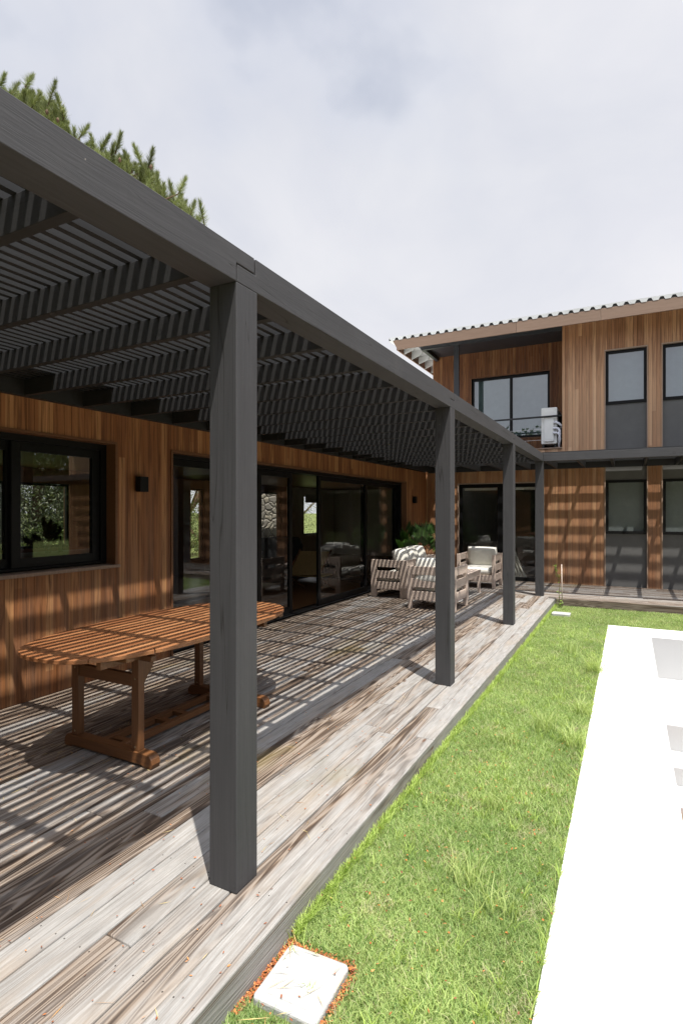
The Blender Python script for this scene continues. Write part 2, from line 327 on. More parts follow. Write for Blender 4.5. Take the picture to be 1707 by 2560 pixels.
# ---------------------------------------------------------------- mesh helpers
class MB:
    def __init__(s): s.v = []; s.f = []; s.c = []
    def add(s, vs, fs):
        n = len(s.v); s.v += [tuple(map(float, p)) for p in vs]; s.f += [tuple(i+n for i in f) for f in fs]; return s
    def box(s, x0, y0, z0, x1, y1, z1):
        x0, x1 = min(x0, x1), max(x0, x1); y0, y1 = min(y0, y1), max(y0, y1); z0, z1 = min(z0, z1), max(z0, z1)
        return s.add([(x0, y0, z0), (x1, y0, z0), (x1, y1, z0), (x0, y1, z0), (x0, y0, z1), (x1, y0, z1), (x1, y1, z1), (x0, y1, z1)],
                     [(0, 3, 2, 1), (4, 5, 6, 7), (0, 1, 5, 4), (1, 2, 6, 5), (2, 3, 7, 6), (3, 0, 4, 7)])
    def prism(s, poly, axis, a0, a1):
        """extrude a counter-clockwise polygon (two other axes in order) along axis"""
        n = len(poly)
        def P(p, a): return {'X': (a, p[0], p[1]), 'Y': (p[0], a, p[1]), 'Z': (p[0], p[1], a)}[axis]
        vs = [P(p, a0) for p in poly]+[P(p, a1) for p in poly]
        fs = [tuple(range(n)), tuple(range(2*n-1, n-1, -1))]+[(i, n+i, n+(i+1) % n, (i+1) % n) for i in range(n)]
        return s.add(vs, fs)
    def tube(s, pts, rad, seg=8, cap=True):
        pts = [Vector(p) for p in pts]; n = len(pts); rad = rad if isinstance(rad, (list, tuple)) else [rad]*n
        vs = []
        for i, p in enumerate(pts):
            d = (pts[min(i+1, n-1)]-pts[max(i-1, 0)]).normalized()
            a = d.cross(Vector((0, 0, 1)) if abs(d.z) < .95 else Vector((1, 0, 0))).normalized(); b = d.cross(a)
            for k in range(seg):
                t = 2*math.pi*k/seg; vs.append(p+(a*math.cos(t)+b*math.sin(t))*rad[i])
        fs = [(i*seg+k, i*seg+(k+1) % seg, (i+1)*seg+(k+1) % seg, (i+1)*seg+k) for i in range(n-1) for k in range(seg)]
        if cap: fs += [tuple(range(seg-1, -1, -1)), tuple(range((n-1)*seg, n*seg))]
        return s.add(vs, fs)
    def pillow(s, cx, cy, cz, wx, wy, wz, edge=.25, n=14, puff=1., jit=0., rot=None):
        """soft cushion: a rounded slab, thickness along z before rot"""
        vs = []; g = np.linspace(-1, 1, n)
        ph = random.random()*9
        for sgn in (1, -1):
            for a in g:
                for b in g:
                    aa = math.copysign(abs(a)**.8, a); bb = math.copysign(abs(b)**.8, b)
                    t = ((1-abs(aa)**3.2)*(1-abs(bb)**3.2))**.45
                    h = (edge+(1-edge)*t)*(1+jit*math.sin(5*aa+ph)*math.cos(4*bb+ph))
                    if abs(a) == 1 or abs(b) == 1: h = edge*.55
                    pin = 1-.05*(abs(aa)*abs(bb))**2
                    p = Vector((aa*wx/2*pin*(1-.015*(1-t)), bb*wy/2*pin, sgn*h*wz/2*puff))
                    if rot: p = rot @ p
                    vs.append((cx+p.x, cy+p.y, cz+p.z))
        N2 = n*n; fs = []
        for i in range(n-1):
            for j in range(n-1):
                a = i*n+j
                fs.append((a, a+n, a+n+1, a+1)); fs.append((N2+a, N2+a+1, N2+a+n+1, N2+a+n))
        ring = [(0, j) for j in range(n)]+[(i, n-1) for i in range(1, n)]+[(n-1, j) for j in range(n-2, -1, -1)]+[(i, 0) for i in range(n-2, 0, -1)]
        idx = [i*n+j for i, j in ring]
        for k in range(len(idx)):
            a, b = idx[k], idx[(k+1) % len(idx)]
            fs.append((a, b, N2+b, N2+a))
        return s.add(vs, fs)
    def build(s, name, mat, parent=None, origin=None, bevel=0., smooth=False, seg=2):
        me = bpy.data.meshes.new(name); o3 = Vector(origin) if origin is not None else (world(parent) if parent else Vector((0, 0, 0)))
        me.from_pydata([(a-o3.x, b-o3.y, c-o3.z) for a, b, c in s.v], [], s.f); me.update()
        o = bpy.data.objects.new(name, me); COL.objects.link(o)
        if parent: o.parent = parent; o.location = o3-world(parent)
        else: o.location = o3
        me.materials.append(M[mat] if isinstance(mat, str) else mat)
        if bevel:
            b = o.modifiers.new('bevel', 'BEVEL'); b.width = bevel; b.segments = seg; b.limit_method = 'ANGLE'
            b.harden_normals = False
        if smooth: me.polygons.foreach_set('use_smooth', [True]*len(me.polygons))
        return o
def world(o):
    p = Vector(o.location)
    while o.parent: o = o.parent; p = p+Vector(o.location)
    return p
def tag(o, label=None, cat=None, group=None, kind=None):
    for k, v in (('label', label), ('category', cat), ('group', group), ('kind', kind)):
        if v: o[k] = v
    return o
def thing(name, label, cat, loc=(0, 0, 0), group=None):
    o = bpy.data.objects.new(name, None); COL.objects.link(o); o.location = loc; o.empty_display_size = .1
    return tag(o, label, cat, group)
def part(name, parent, loc=None):
    """an Empty-free holder is not needed: parts are meshes"""
    raise NotImplementedError
def copy_tree(o, parent=None):
    c = o.copy(); COL.objects.link(c); c.parent = parent
    for ch in list(o.children): copy_tree(ch, c)
    return c
def np_mesh(name, verts, faces_tri, cols, mat, parent=None, quads=None):
    """fast mesh from numpy arrays, one colour per vertex in attribute 'tint'"""
    me = bpy.data.meshes.new(name)
    tri = np.asarray(faces_tri, np.int32).reshape(-1, 3); nq = 0 if quads is None else len(quads)
    loops = tri.ravel() if nq == 0 else np.concatenate([tri.ravel(), np.asarray(quads, np.int32).ravel()])
    tot = np.concatenate([np.full(len(tri), 3, np.int32), np.full(nq, 4, np.int32)])
    st = np.concatenate([[0], np.cumsum(tot)[:-1]]).astype(np.int32)
    me.vertices.add(len(verts)); me.vertices.foreach_set('co', np.asarray(verts, np.float32).ravel())
    me.loops.add(len(loops)); me.loops.foreach_set('vertex_index', loops.astype(np.int32))
    me.polygons.add(len(tot)); me.polygons.foreach_set('loop_start', st); me.polygons.foreach_set('loop_total', tot)
    me.update(calc_edges=True)
    at = me.color_attributes.new('tint', 'FLOAT_COLOR', 'POINT')
    c4 = np.ones((len(verts), 4), np.float32); c4[:, :3] = cols; at.data.foreach_set('color', c4.ravel())
    me.materials.append(M[mat]); o = bpy.data.objects.new(name, me); COL.objects.link(o)
    if parent: o.parent = parent
    return o

# ---------------------------------------------------------------- key measures (metres; deck top is z = 0)
XW, YW = -4.65, 13.65          # faces of the two clad walls
ZG = -.14                      # lawn
DE = -1.255                    # deck edge
PZ0, PZ1 = 2.645, 2.795        # pergola beams
FX = -4.80                     # glazing plane of the left house

def clad(mb, axis, u0, u1, z0, z1, face, depth, opens=()):
    """boards on a fine pitch standing proud of the wall core; face is the outer plane, depth runs inward (signed)"""
    k0, k1 = math.floor(u0/PITCH), math.ceil(u1/PITCH)
    lines = sorted(set([u0, u1]+[k*PITCH for k in range(k0, k1+1) if u0 < k*PITCH < u1]+[q for o in opens for q in o[:2] if u0 < q < u1]))
    grid = set(round(k*PITCH, 6) for k in range(k0, k1+1))
    for a, b in zip(lines[:-1], lines[1:]):
        if b-a < .004: continue
        ga = .0018 if round(a, 6) in grid else 0; gb = .0018 if round(b, 6) in grid else 0
        m = (a+b)/2; zs = [(z0, z1)]
        for oa, ob, za, zb in opens:
            if oa < m < ob:
                nz = []
                for p, q in zs:
                    if za > p: nz.append((p, min(q, za)))
                    if zb < q: nz.append((max(p, zb), q))
                zs = [(p, q) for p, q in nz if q-p > .003]
        jit = (hash((round(m/PITCH), axis)) % 7-3)*.0003
        for p, q in zs:
            f = face+jit
            if axis == 'Y': mb.box(f, a+ga, p, face-depth, b-gb, q)
            else: mb.box(a+ga, f, p, b-gb, face+depth, q)
def core(mb, axis, u0, u1, z0, z1, p0, p1, opens=()):
    lines = sorted(set([u0, u1]+[q for o in opens for q in o[:2] if u0 < q < u1]))
    for a, b in zip(lines[:-1], lines[1:]):
        m = (a+b)/2; zs = [(z0, z1)]
        for oa, ob, za, zb in opens:
            if oa < m < ob:
                nz = []
                for p, q in zs:
                    if za > p: nz.append((p, min(q, za)))
                    if zb < q: nz.append((max(p, zb), q))
                zs = [(p, q) for p, q in nz if q-p > .003]
        for p, q in zs:
            if axis == 'Y': mb.box(p0, a, p, p1, b, q)
            else: mb.box(a, p0, p, b, p1, q)

# ================================================================ GROUND
mb = MB(); Bx0, Bx1, By0, By1 = -.30, 5.4, -3.4, 9.62   # pool footprint left out of the lawn
xs = [-600, -40, -10.5, DE-.06, Bx0+.06, Bx1-.06, 40, 600]; ys = [-600, -40, By0+.06, By1-.06, 20, 60, 600]
for i in range(len(xs)-1):
    for j in range(len(ys)-1):
        if xs[i] >= Bx0 and xs[i+1] <= Bx1 and ys[j] >= By0 and ys[j+1] <= By1: continue
        mb.add([(xs[i], ys[j], ZG), (xs[i+1], ys[j], ZG), (xs[i+1], ys[j+1], ZG), (xs[i], ys[j+1], ZG)], [(0, 1, 2, 3)])
tag(mb.build('lawn', 'lawn'), kind='structure')

# deck boards along Y
mb = MB(); bw = .1415; x = -1.397; k = 0
while x > XW-.02:
    x0 = max(x-bw+.0052, XW-.05); y = -3.2
    y += -random.random()*2.2
    while y < 11.39:
        L = random.choice((1.8, 2.4, 3.0, 3.6, 4.2)); y1 = min(y+L, 11.39)
        dz = random.uniform(-.0016, .0016)
        if y1 > -3: mb.box(x0, max(y, -3.1)+.0012, -.03+dz, x, y1-.0012, dz)
        y = y1
    x -= bw; k += 1
y = -4.4
for L in (3.3, 2.35, 2.6, 3.9, 3.0, 2.4):     # heavy edge timber
    if y < 11.25: mb.box(-1.393, y+.0015, -.155, DE, min(y+L, 11.255)-.0015, 0.0015)
    y += L
tag(mb.build('deck', 'deck', bevel=.006), kind='structure')
mb = MB(); mb.box(XW-.1, -3.1, -.2, -1.40, 11.39, -.034); tag(mb.build('deck_underlay', 'gutter'), kind='structure')
# walkway boards along X in front of the right wing
mb = MB(); y = 11.395; first = True
for r in range(17):
    y0 = 11.395+r*.1335; y1 = y0+.1305; x = -4.9-random.random()*2
    while x < 9:
        L = random.choice((2.4, 3.0, 3.6)); dz = random.uniform(-.0012, .0012)
        mb.box(x+.0012, y0, -.03+dz, min(x+L, 9)-.0012, y1, dz); x += L
x = DE+.004
for L in (2.9, 3.3, 3.6): mb.box(x, 11.262, -.15, x+L-.003, 11.392, .001); x += L
tag(mb.build('walkway', 'walk', bevel=.005), kind='structure')
mb = MB(); mb.box(-4.9, 11.40, -.2, 9, 13.7, -.034); tag(mb.build('walkway_underlay', 'gutter'), kind='structure')

# ================================================================ SINGLE STOREY HOUSE (left)
HX0 = -10.4
house = thing('single_storey_house', 'long single storey wing clad in vertical brown boards with sliding glass doors', 'house', (XW, 5, 0))
OPEN_L = [(1.2, 3.947, 1.114, 2.358), (4.70, 12.20, -.1, 2.36)]
mb = MB(); clad(mb, 'Y', -3.0, 13.649, -.02, 2.66, XW, .022, OPEN_L)
wl = mb.build('wall', 'clad_y', house, bevel=0)
mb = MB(); core(mb, 'Y', -3.0, 14.6, -.2, 2.86, XW-.024, XW-.26, OPEN_L)
mb.build('wall_core', 'gutter', wl)
mb = MB(); mb.box(HX0-.45, -3.4, 2.875, -4.175, 13.50, 3.02); mb.box(HX0-.45, 13.5, 2.865, -5.35, 19.5, 3.02)
mb.build('roof', 'roofing', house)
mb = MB(); mb.box(HX0, -3, -.12, XW-.27, 19.3, -.012); mb.build('floor', 'floor_wood', house)
mb = MB(); mb.box(HX0, -3, 2.52, XW-.27, 19.3, 2.6); mb.build('ceiling', 'indoor_wood', house)
OPEN_B = [(5.75, 7.64, .93, 2.23), (11.23, 11.76, .35, 2.28), (13.4, 15.56, .2, 2.29), (17.03, 18.25, .82, 2.25)]
mb = MB(); core(mb, 'Y', -3, 15.9, -.2, 2.86, HX0, HX0-.2, OPEN_B); core(mb, 'X', HX0, XW-.3, -.2, 2.86, -3.2, -3)
mb.build('rear_wall', 'indoor_wood', house)
mb = MB(); core(mb, 'Y', 15.9, 19.3, -.2, 2.86, HX0, HX0-.2, OPEN_B); core(mb, 'X', HX0, -5.2, -.2, 2.86, 19.3, 19.5)
core(mb, 'Y', 13.9, 19.3, -.2, 2.86, -5.2, -5.02)
mb.build('end_wall', 'wall_white', house)
for (a, b, c, d) in OPEN_B:
    mb = MB(); t = .05
    mb.box(HX0-.04, a, c, HX0-.1, a+t, d).box(HX0-.04, b-t, c, HX0-.1, b, d).box(HX0-.04, a+t, c, HX0-.1, b-t, c+t).box(HX0-.04, a+t, d-t, HX0-.1, b-t, d)
    if b-a > 1.5: mb.box(HX0-.045, (a*.72+b*.28)-.03, c+t, HX0-.095, (a*.72+b*.28)+.03, d-t) if a < 8 else mb.box(HX0-.045, (a+b)/2-.03, c+t, HX0-.095, (a+b)/2+.03, d-t)
    wf = mb.build('window', 'frame', house)
    if a > 16:
        MB().box(HX0+.03, a+.03, 1.99, HX0+.04, b-.03, d+.05).build('roller_blind', 'blind', wf)
# glazed openings
def sash(mb, x, y0, y1, z0, z1, st=.075, rail=.075, th=.045, bot=None):
    bot = rail if bot is None else bot
    mb.box(x, y0, z0, x-th, y0+st, z1).box(x, y1-st, z0, x-th, y1, z1)
    mb.box(x, y0+st, z0, x-th, y1-st, z0+bot).box(x, y0+st, z1-rail, x-th, y1-st, z1)
def pane_x(parent, x, y0, y1, z0, z1, mat='glass', name='pane'):
    m = MB(); m.add([(x, y0, z0), (x, y1, z0), (x, y1, z1), (x, y0, z1)], [(0, 1, 2, 3)]); return m.build(name, mat, parent)
def pane_y(parent, y, x0, x1, z0, z1, mat='glass', name='pane'):
    m = MB(); m.add([(x0, y, z0), (x1, y, z0), (x1, y, z1), (x0, y, z1)], [(0, 1, 2, 3)]); return m.build(name, mat, parent)
# window
mb = MB(); mb.box(FX+.03, 1.2, 2.28, FX-.10, 3.925, 2.34).box(FX+.03, 3.86, 1.15, FX-.10, 3.925, 2.28).box(FX+.03, 1.2, 1.13, FX-.10, 3.925, 1.15)
sash(mb, FX, 2.955, 3.86, 1.15, 2.28, .085, .085); sash(mb, FX-.05, 1.2, 3.02, 1.15, 2.28, .085, .085)
wn = mb.build('window', 'frame', house, bevel=.003)
pane_x(wn, FX-.02, 3.03, 3.80, 1.22, 2.20); pane_x(wn, FX-.07, 1.3, 2.94, 1.22, 2.20)
mb = MB(); mb.box(XW+.012, 1.2, 2.340, FX-.1, 3.947, 2.362).box(XW+.012, 3.925, 1.10, FX-.1, 3.951, 2.340); mb.build('lining', 'lining', wn)
mb = MB(); mb.box(XW+.03, 1.2, 1.085, FX-.05, 3.972, 1.116); mb.build('sill', 'trim', wn, bevel=.004)
# sliding door wall
mb = MB(); mb.box(FX+.04, 4.725, 2.285, FX-.18, 12.175, 2.338).box(FX+.04, 4.725, .0, FX-.18, 4.765, 2.285).box(FX+.04, 12.135, .0, FX-.18, 12.175, 2.285)
mb.box(FX+.06, 4.725, -.02, FX-.19, 12.175, .012)
dr = mb.build('sliding_door', 'frame', house, bevel=.003)
for (y0, y1, xo) in ((4.765, 6.66, 0), (5.72, 7.60, -.06), (8.34, 10.36, 0), (10.26, 12.135, -.06)):
    mb = MB(); sash(mb, FX+xo, y0, y1, .016, 2.283, .088, .08, .045, .10); mb.build('door_leaf', 'frame', dr, bevel=.003)
    pane_x(dr, FX+xo-.022, y0+.085, y1-.085, .11, 2.206)
mb = MB(); mb.box(XW+.014, 4.70, 2.338, FX-.1, 12.20, 2.364).box(XW+.014, 4.695, .0, FX-.1, 4.724, 2.338).box(XW+.014, 12.176, .0, FX-.1, 12.204, 2.338)
mb.build('lining', 'lining', dr)

# ================================================================ TWO STOREY HOUSE (right)
house2 = thing('two_storey_house', 'two storey building clad in vertical brown boards with corner balcony and corrugated roof', 'house', (-1.4, YW, 0))
RX = -1.38; XL = -4.86; YR = 14.90; ZT = 5.97
OPEN_W = [(-3.83, -1.80, -.1, 2.365), (-.50, .35, -.1, 5.262), (.605, 1.455, -.1, 5.262), (3.0, 4.0, -.1, 5.262)]
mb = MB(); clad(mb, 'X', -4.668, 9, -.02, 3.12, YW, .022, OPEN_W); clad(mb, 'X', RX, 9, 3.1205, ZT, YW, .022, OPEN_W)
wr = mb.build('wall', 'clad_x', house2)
mb = MB(); core(mb, 'X', XL, 9, -.2, 3.10, YW+.024, YW+.22, OPEN_W); core(mb, 'X', RX+.02, 9, 3.10, ZT, YW+.024, YW+.22, OPEN_W)
mb.build('wall_core', 'gutter', wr)
OPEN_R = [(-3.80, -1.80, 3.58, 5.25)]
mb = MB(); clad(mb, 'X', XL, RX, 3.1, ZT, YR, .022, OPEN_R); rw = mb.build('balcony_wall', 'clad_b_shade', house2)
mb = MB(); core(mb, 'X', XL, RX+.2, 3.0, ZT, YR+.024, YR+.2, OPEN_R); mb.box(RX+.022, YW+.22, 3.1, RX+.2, YR, ZT); mb.build('wall_core', 'gutter', rw)
mb = MB(); clad(mb, 'Y', YW+.0, YR, 3.1, ZT, RX, -.022); mb.build('balcony_side', 'clad_s_shade', house2)
mb = MB(); clad(mb, 'Y', YR+.002, 19.4, 3.0, ZT, XL-.021, -.02); mb.build('side_wall', 'clad_y', house2)
mb = MB(); mb.box(XL-.06, YW+.026, 3.0, RX, YR, 3.10); mb.build('balcony_floor', 'panel', house2)
mb = MB(); mb.box(XL-.09, YW-.03, 3.122, RX-.002, YW+.30, 3.146); mb.build('balcony_sill', 'trim', house2, bevel=.003)
# indoor backing so the rooms are dark and closed
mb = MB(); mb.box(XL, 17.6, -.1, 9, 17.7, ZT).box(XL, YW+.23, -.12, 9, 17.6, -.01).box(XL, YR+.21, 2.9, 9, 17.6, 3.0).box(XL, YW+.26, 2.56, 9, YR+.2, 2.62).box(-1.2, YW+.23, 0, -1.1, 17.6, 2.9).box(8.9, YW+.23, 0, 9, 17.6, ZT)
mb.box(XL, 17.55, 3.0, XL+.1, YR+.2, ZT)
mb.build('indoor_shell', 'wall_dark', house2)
# roof
mb = MB(); prof = []; x = -5.44; per = .215
while x < 9.3:
    prof += [(x, 6.008), (x+.125, 6.008), (x+.155, 6.056), (x+.185, 6.056)]; x += per
vs = []; fs = []
for (px, pz) in prof: vs += [(px, 13.04, pz), (px, 19.6, pz+.10)]
for i in range(len(prof)-1): fs.append((2*i, 2*i+2, 2*i+3, 2*i+1))
mb.add(vs, fs); rf = mb.build('roof', 'roofing', house2)
sol = rf.modifiers.new('thickness', 'SOLIDIFY'); sol.thickness = .004
mb = MB(); x = -5.44
while x < 9.2:      # notched ridge flashing that drops over the sheet's troughs
    a = [(x, 6.082), (x, 6.062), (x+.030, 6.060), (x+.062, 5.998), (x+.158, 5.998), (x+.190, 6.060), (x+per, 6.062), (x+per, 6.082)]
    mb.prism(a, 'Y', 13.024, 13.027); x += per
mb.build('flashing', 'flashing', rf); MB().box(-5.43, 13.031, 6.002, 9.2, 13.035, 6.07).build('notch_shade_strip', 'gutter', rf)  # black strip added behind the notches in place of their shade
mb = MB()
for a, b in ((-5.2, -2.3), (-2.296, -.55), (-.546, 3.4), (3.404, 9.3)): 
    mb.add([(a-(.13 if a < -5 else 0), 13.03, 6.0), (a, 13.03, 5.752), (b, 13.03, 5.752), (b, 13.03, 6.0), (a-(.13 if a < -5 else 0), 13.06, 6.0), (a, 13.06, 5.752), (b, 13.06, 5.752), (b, 13.06, 6.0)],
           [(0, 1, 2, 3), (7, 6, 5, 4), (1, 0, 4, 5), (2, 1, 5, 6), (3, 2, 6, 7), (0, 3, 7, 4)])
mb.build('fascia', 'fascia', rf, bevel=.003)
mb = MB(); mb.box(-5.235, 13.063, 5.752, -5.205, 19.4, 6.0); mb.build('verge_board', 'lining', rf)
mb = MB(); mb.box(-5.2, 13.063, 5.978, 9.2, 19.4, 5.998)
for k in range(9):
    y = 13.5+k*.55
    mb.prism([(-5.203, 5.755), (XL-.04, 5.86), (XL-.04, 5.974), (-5.203, 5.974)], 'Y', y, y+.028)
mb.build('soffit', 'white_paint', rf)
mb = MB(); mb.box(XL-.03, YW+.08, 5.955, RX-.003, YR-.003, 5.974); mb.build('balcony_ceiling', 'steel', rf)
mb = MB(); mb.box(-4.79, YW-.01, 5.845, RX-.003, YW+.07, 5.965).box(-4.79, YW+.072, 5.845, -4.70, YR-.03, 5.965); mb.build('steel_beam', 'steel', house2)
mb = MB(); mb.box(-3.93, YW+.0, 3.15, -3.80, YW+.068, 5.842); mb.build('steel_post', 'steel', house2)
mb = MB(); mb.tube([(-4.75, YW+.03, 3.872), (RX, YW+.03, 3.885)], .022, 10); mb.tube([(-4.75, YW+.03, 3.15), (-4.75, YW+.03, 3.872)], .022, 10); mb.build('handrail', 'steel', house2, smooth=True)
mb = MB()
for z in (3.345, 3.60): mb.tube([(-3.8, YW+.05, z-.02), (-2.4, YW+.05, z-.005), (RX, YW+.05, z)], .003, 5)
mb.build('guard_wire', 'white_plastic', house2)
def sash_y(mb, y, x0, x1, z0, z1, st=.05, rail=.05, th=.05, bot=None):
    bot = rail if bot is None else bot
    mb.box(x0, y, z0, x0+st, y+th, z1).box(x1-st, y, z0, x1, y+th, z1).box(x0+st, y, z0, x1-st, y+th, z0+bot).box(x0+st, y, z1-rail, x1-st, y+th, z1)
# balcony window
mb = MB(); sash_y(mb, YR+.05, -3.80, -1.80, 3.58, 5.25, .06, .07); mb.box(-2.80, YR+.045, 3.65, -2.73, YR+.10, 5.18)
bwn = mb.build('balcony_window', 'frame', house2, bevel=.002)
pane_y(bwn, YR+.075, -3.74, -2.80, 3.65, 5.18, 'glass_solar'); pane_y(bwn, YR+.07, -2.73, -1.86, 3.65, 5.18, 'glass_solar')
MB().box(-3.74, YR+.16, 3.62, -1.86, YR+.165, 5.2).build('roller_blind', 'blind', bwn)
mb = MB(); mb.box(-3.83, YR-.012, 5.25, -1.77, YR+.05, 5.272).box(-3.83, YR-.012, 3.556, -1.77, YR+.05, 3.58).box(-3.822, YR-.012, 3.58, -3.80, YR+.05, 5.25).box(-1.80, YR-.012, 3.58, -1.778, YR+.05, 5.25); mb.build('lining', 'lining', bwn)
# window columns: grey panels between a lower and an upper window
for (a, b) in ((-.50, .35), (.605, 1.455), (3.0, 4.0)):
    mb = MB(); mb.box(a+.02, YW+.055, -.01, b-.02, YW+.085, 1.165); mb.build('grey_panel', 'panel', house2)
    mb = MB(); mb.box(a+.02, YW+.055, 2.365, b-.02, YW+.085, 4.05); mb.build('grey_panel', 'panel', house2)
    for (z0, z1, gl) in ((1.17, 2.36, 'glass_frost'), (4.055, 5.235, 'glass_solar')):
        mb = MB(); sash_y(mb, YW+.04, a+.022, b-.022, z0, z1, .058, .06)
        mb.box(a+.025, YW+.03, z0-.004, b-.025, YW+.05, z0+.008)
        wo = mb.build('window', 'frame', house2, bevel=.002)
        pane_y(wo, YW+.065, a+.08, b-.08, z0+.06, z1-.06, gl)
        MB().box(a+.03, YW+.20, z0, b-.03, YW+.204, z1).build('roller_blind', 'blind', wo)
    mb = MB(); mb.box(a, YW-.018, .0, a+.021, YW+.09, 5.24).box(b-.021, YW-.018, .0, b, YW+.09, 5.24); mb.box(a, YW-.018, 5.24, b, YW+.09, 5.264); mb.build('lining', 'trim', house2)
# ground floor sliding door
mb = MB(); sash_y(mb, YW+.05, -3.80, -1.83, .0, 2.338, .075, .085, .06, .09); mb.box(-2.86, YW+.045, .09, -2.73, YW+.1, 2.253)
dw = mb.build('sliding_door', 'frame', house2, bevel=.003)
pane_y(dw, YW+.08, -3.725, -2.86, .09, 2.253); pane_y(dw, YW+.075, -2.73, -1.905, .09, 2.253)
mb = MB(); mb.box(-3.83, YW-.016, 2.338, -1.80, YW+.1, 2.366).box(-3.83, YW-.016, .0, -3.805, YW+.1, 2.338).box(-1.825, YW-.016, .0, -1.80, YW+.1, 2.338); mb.build('lining', 'trim', dw)
mb = MB(); mb.box(-3.72, YW+.24, 2.19, -1.92, YW+.30, 2.25); mb.build('roller_blind', 'blind', dw)
mb = MB(); cv = []
for i in range(25):
    t = i/24; cv.append((t, .03*math.sin(t*34)))
vs = []; fs = []
for j in range(9):
    z = .012+j*.118
    for t, q in cv: vs.append((-2.72+t*(.16+.36*(1-j/8)**1.4), YW+.42+q, z))
for j in range(8):
    for i in range(24): fs.append((j*25+i, j*25+i+1, (j+1)*25+i+1, (j+1)*25+i))
mb.add(vs, fs); mb.build('curtain', 'fabric', dw, smooth=True)

# ================================================================ PERGOLAS
pg = thing('pergola', 'long charcoal timber pergola with slatted roof and square posts over the deck', 'pergola', (-1.575, 1.9, 0))
PY = [-1.26, 1.90, 5.10, 8.28, 11.40]
for i, y in enumerate(PY):
    mb = MB(); mb.box(-1.65, y, .001, -1.50, y+.15, PZ0-.001); mb.build('post', 'tim_Z', pg, bevel=.004)
ends = [-3.0]+PY[1:-1]+[11.55]
segs = [(-3.0, 1.90), (1.90, 5.10), (5.10, 8.28), (8.28, 11.55)]
zc = 2.722
for i, (a, b) in enumerate(segs):
    last = i == len(segs)-1; fst = i == 0
    poly = []
    # (y, z) outline with half-lap joints over the posts
    if fst: poly += [(a, PZ0), ]
    else: poly += [(a+.006, PZ0)]
    if last: poly += [(b, PZ0), (b, PZ1)]
    else: poly += [(b, PZ0), (b, zc+.004), (b+.128, zc+.004), (b+.128, PZ1)]
    if fst: poly += [(a, PZ1)]
    else: poly += [(a+.139, PZ1), (a+.139, zc-.002), (a+.006, zc-.002)]
    mb = MB(); mb.prism(poly, 'X', -1.65, -1.50); mb.build('beam', 'tim_Y', pg, bevel=.003)
mb = MB(); mb.box(XW+.002, -3, PZ0, XW+.07, 11.6, PZ1-.005); mb.build('ledger', 'dark_Y', pg)
y = 1.205-.574*8
while y < 11.3:
    mb = MB(); mb.box(XW+.071, y, PZ0+.003, -1.652, y+.048, 2.782); mb.build('rafter', 'dark_X', pg, bevel=.002); y += .574
mb = MB(); mb.box(XW+.072, 11.40, PZ0+.003, -1.652, 11.448, 2.782); mb.build('rafter', 'dark_X', pg, bevel=.002)
mb = MB(); mb.box(-1.722, -3, 2.784, -1.652, 11.50, 2.842); x = -1.722-.0797+.032
while x > XW+.05:
    dz = random.uniform(-.001, .001); jx = random.uniform(-.0015, .0015)
    yj = random.choice((1.8, 3.0, 4.2, 5.4, 6.6))
    mb.box(x-.032+jx, -3, 2.784, x+jx, yj, 2.842+dz); mb.box(x-.032+jx, yj+.003, 2.784, x+jx, 11.50, 2.842+dz); x -= .0797
mb.build('slat_roof', 'slat_Y', pg)

pg2 = thing('pergola', 'shorter charcoal timber pergola along the two storey facade above the walkway', 'pergola', (.1, 11.475, 0))
mb = MB(); mb.box(-1.498, 11.40, PZ0, 3.1, 11.55, PZ1); mb.build('beam', 'tim_X', pg2, bevel=.003)
mb = MB(); mb.box(3.103, 11.40, PZ0, 9, 11.55, PZ1); mb.build('beam', 'tim_X', pg2, bevel=.003)
for x in (1.66, 4.82, 7.98):
    mb = MB(); mb.box(x, 11.40, .001, x+.15, 11.55, PZ0-.001); mb.build('post', 'tim_Z', pg2, bevel=.004)
mb = MB(); mb.box(XW+.075, YW-.072, PZ0, 9, YW-.002, PZ1-.005); mb.build('ledger', 'dark_X', pg2)
x = -1.52-.592*5
while x < 9:
    mb = MB(); mb.box(x, 11.552, PZ0+.003, x+.048, YW-.074, 2.782); mb.build('rafter', 'dark_Y', pg2, bevel=.002); x += .592
mb = MB(); y = 11.60
while y < YW-.03:
    dz = random.uniform(-.001, .001)
    for a, b in ((XW+.02, -2.2), (-2.197, 1.4), (1.403, 5), (5.003, 9)): mb.box(a, y, 2.784, b, y+.033, 2.840+dz)
    y += .0805
mb.build('slat_roof', 'slat_X', pg2)

# ================================================================ POOL
pool = thing('swimming_pool', 'empty white plastered swimming pool with a wide white rim', 'pool', (2.5, 3, ZG))
mb = MB(); ZP = -.125; i0, i1, j0, j1 = .268, 4.9, -2.9, 8.97
def ring(mb, z0, z1):
    mb.box(Bx0, By0, z0, i0, By1, z1).box(i1, By0, z0, Bx1, By1, z1).box(i0, By0, z0, i1, j0, z1).box(i0, j1, z0, i1, By1, z1)
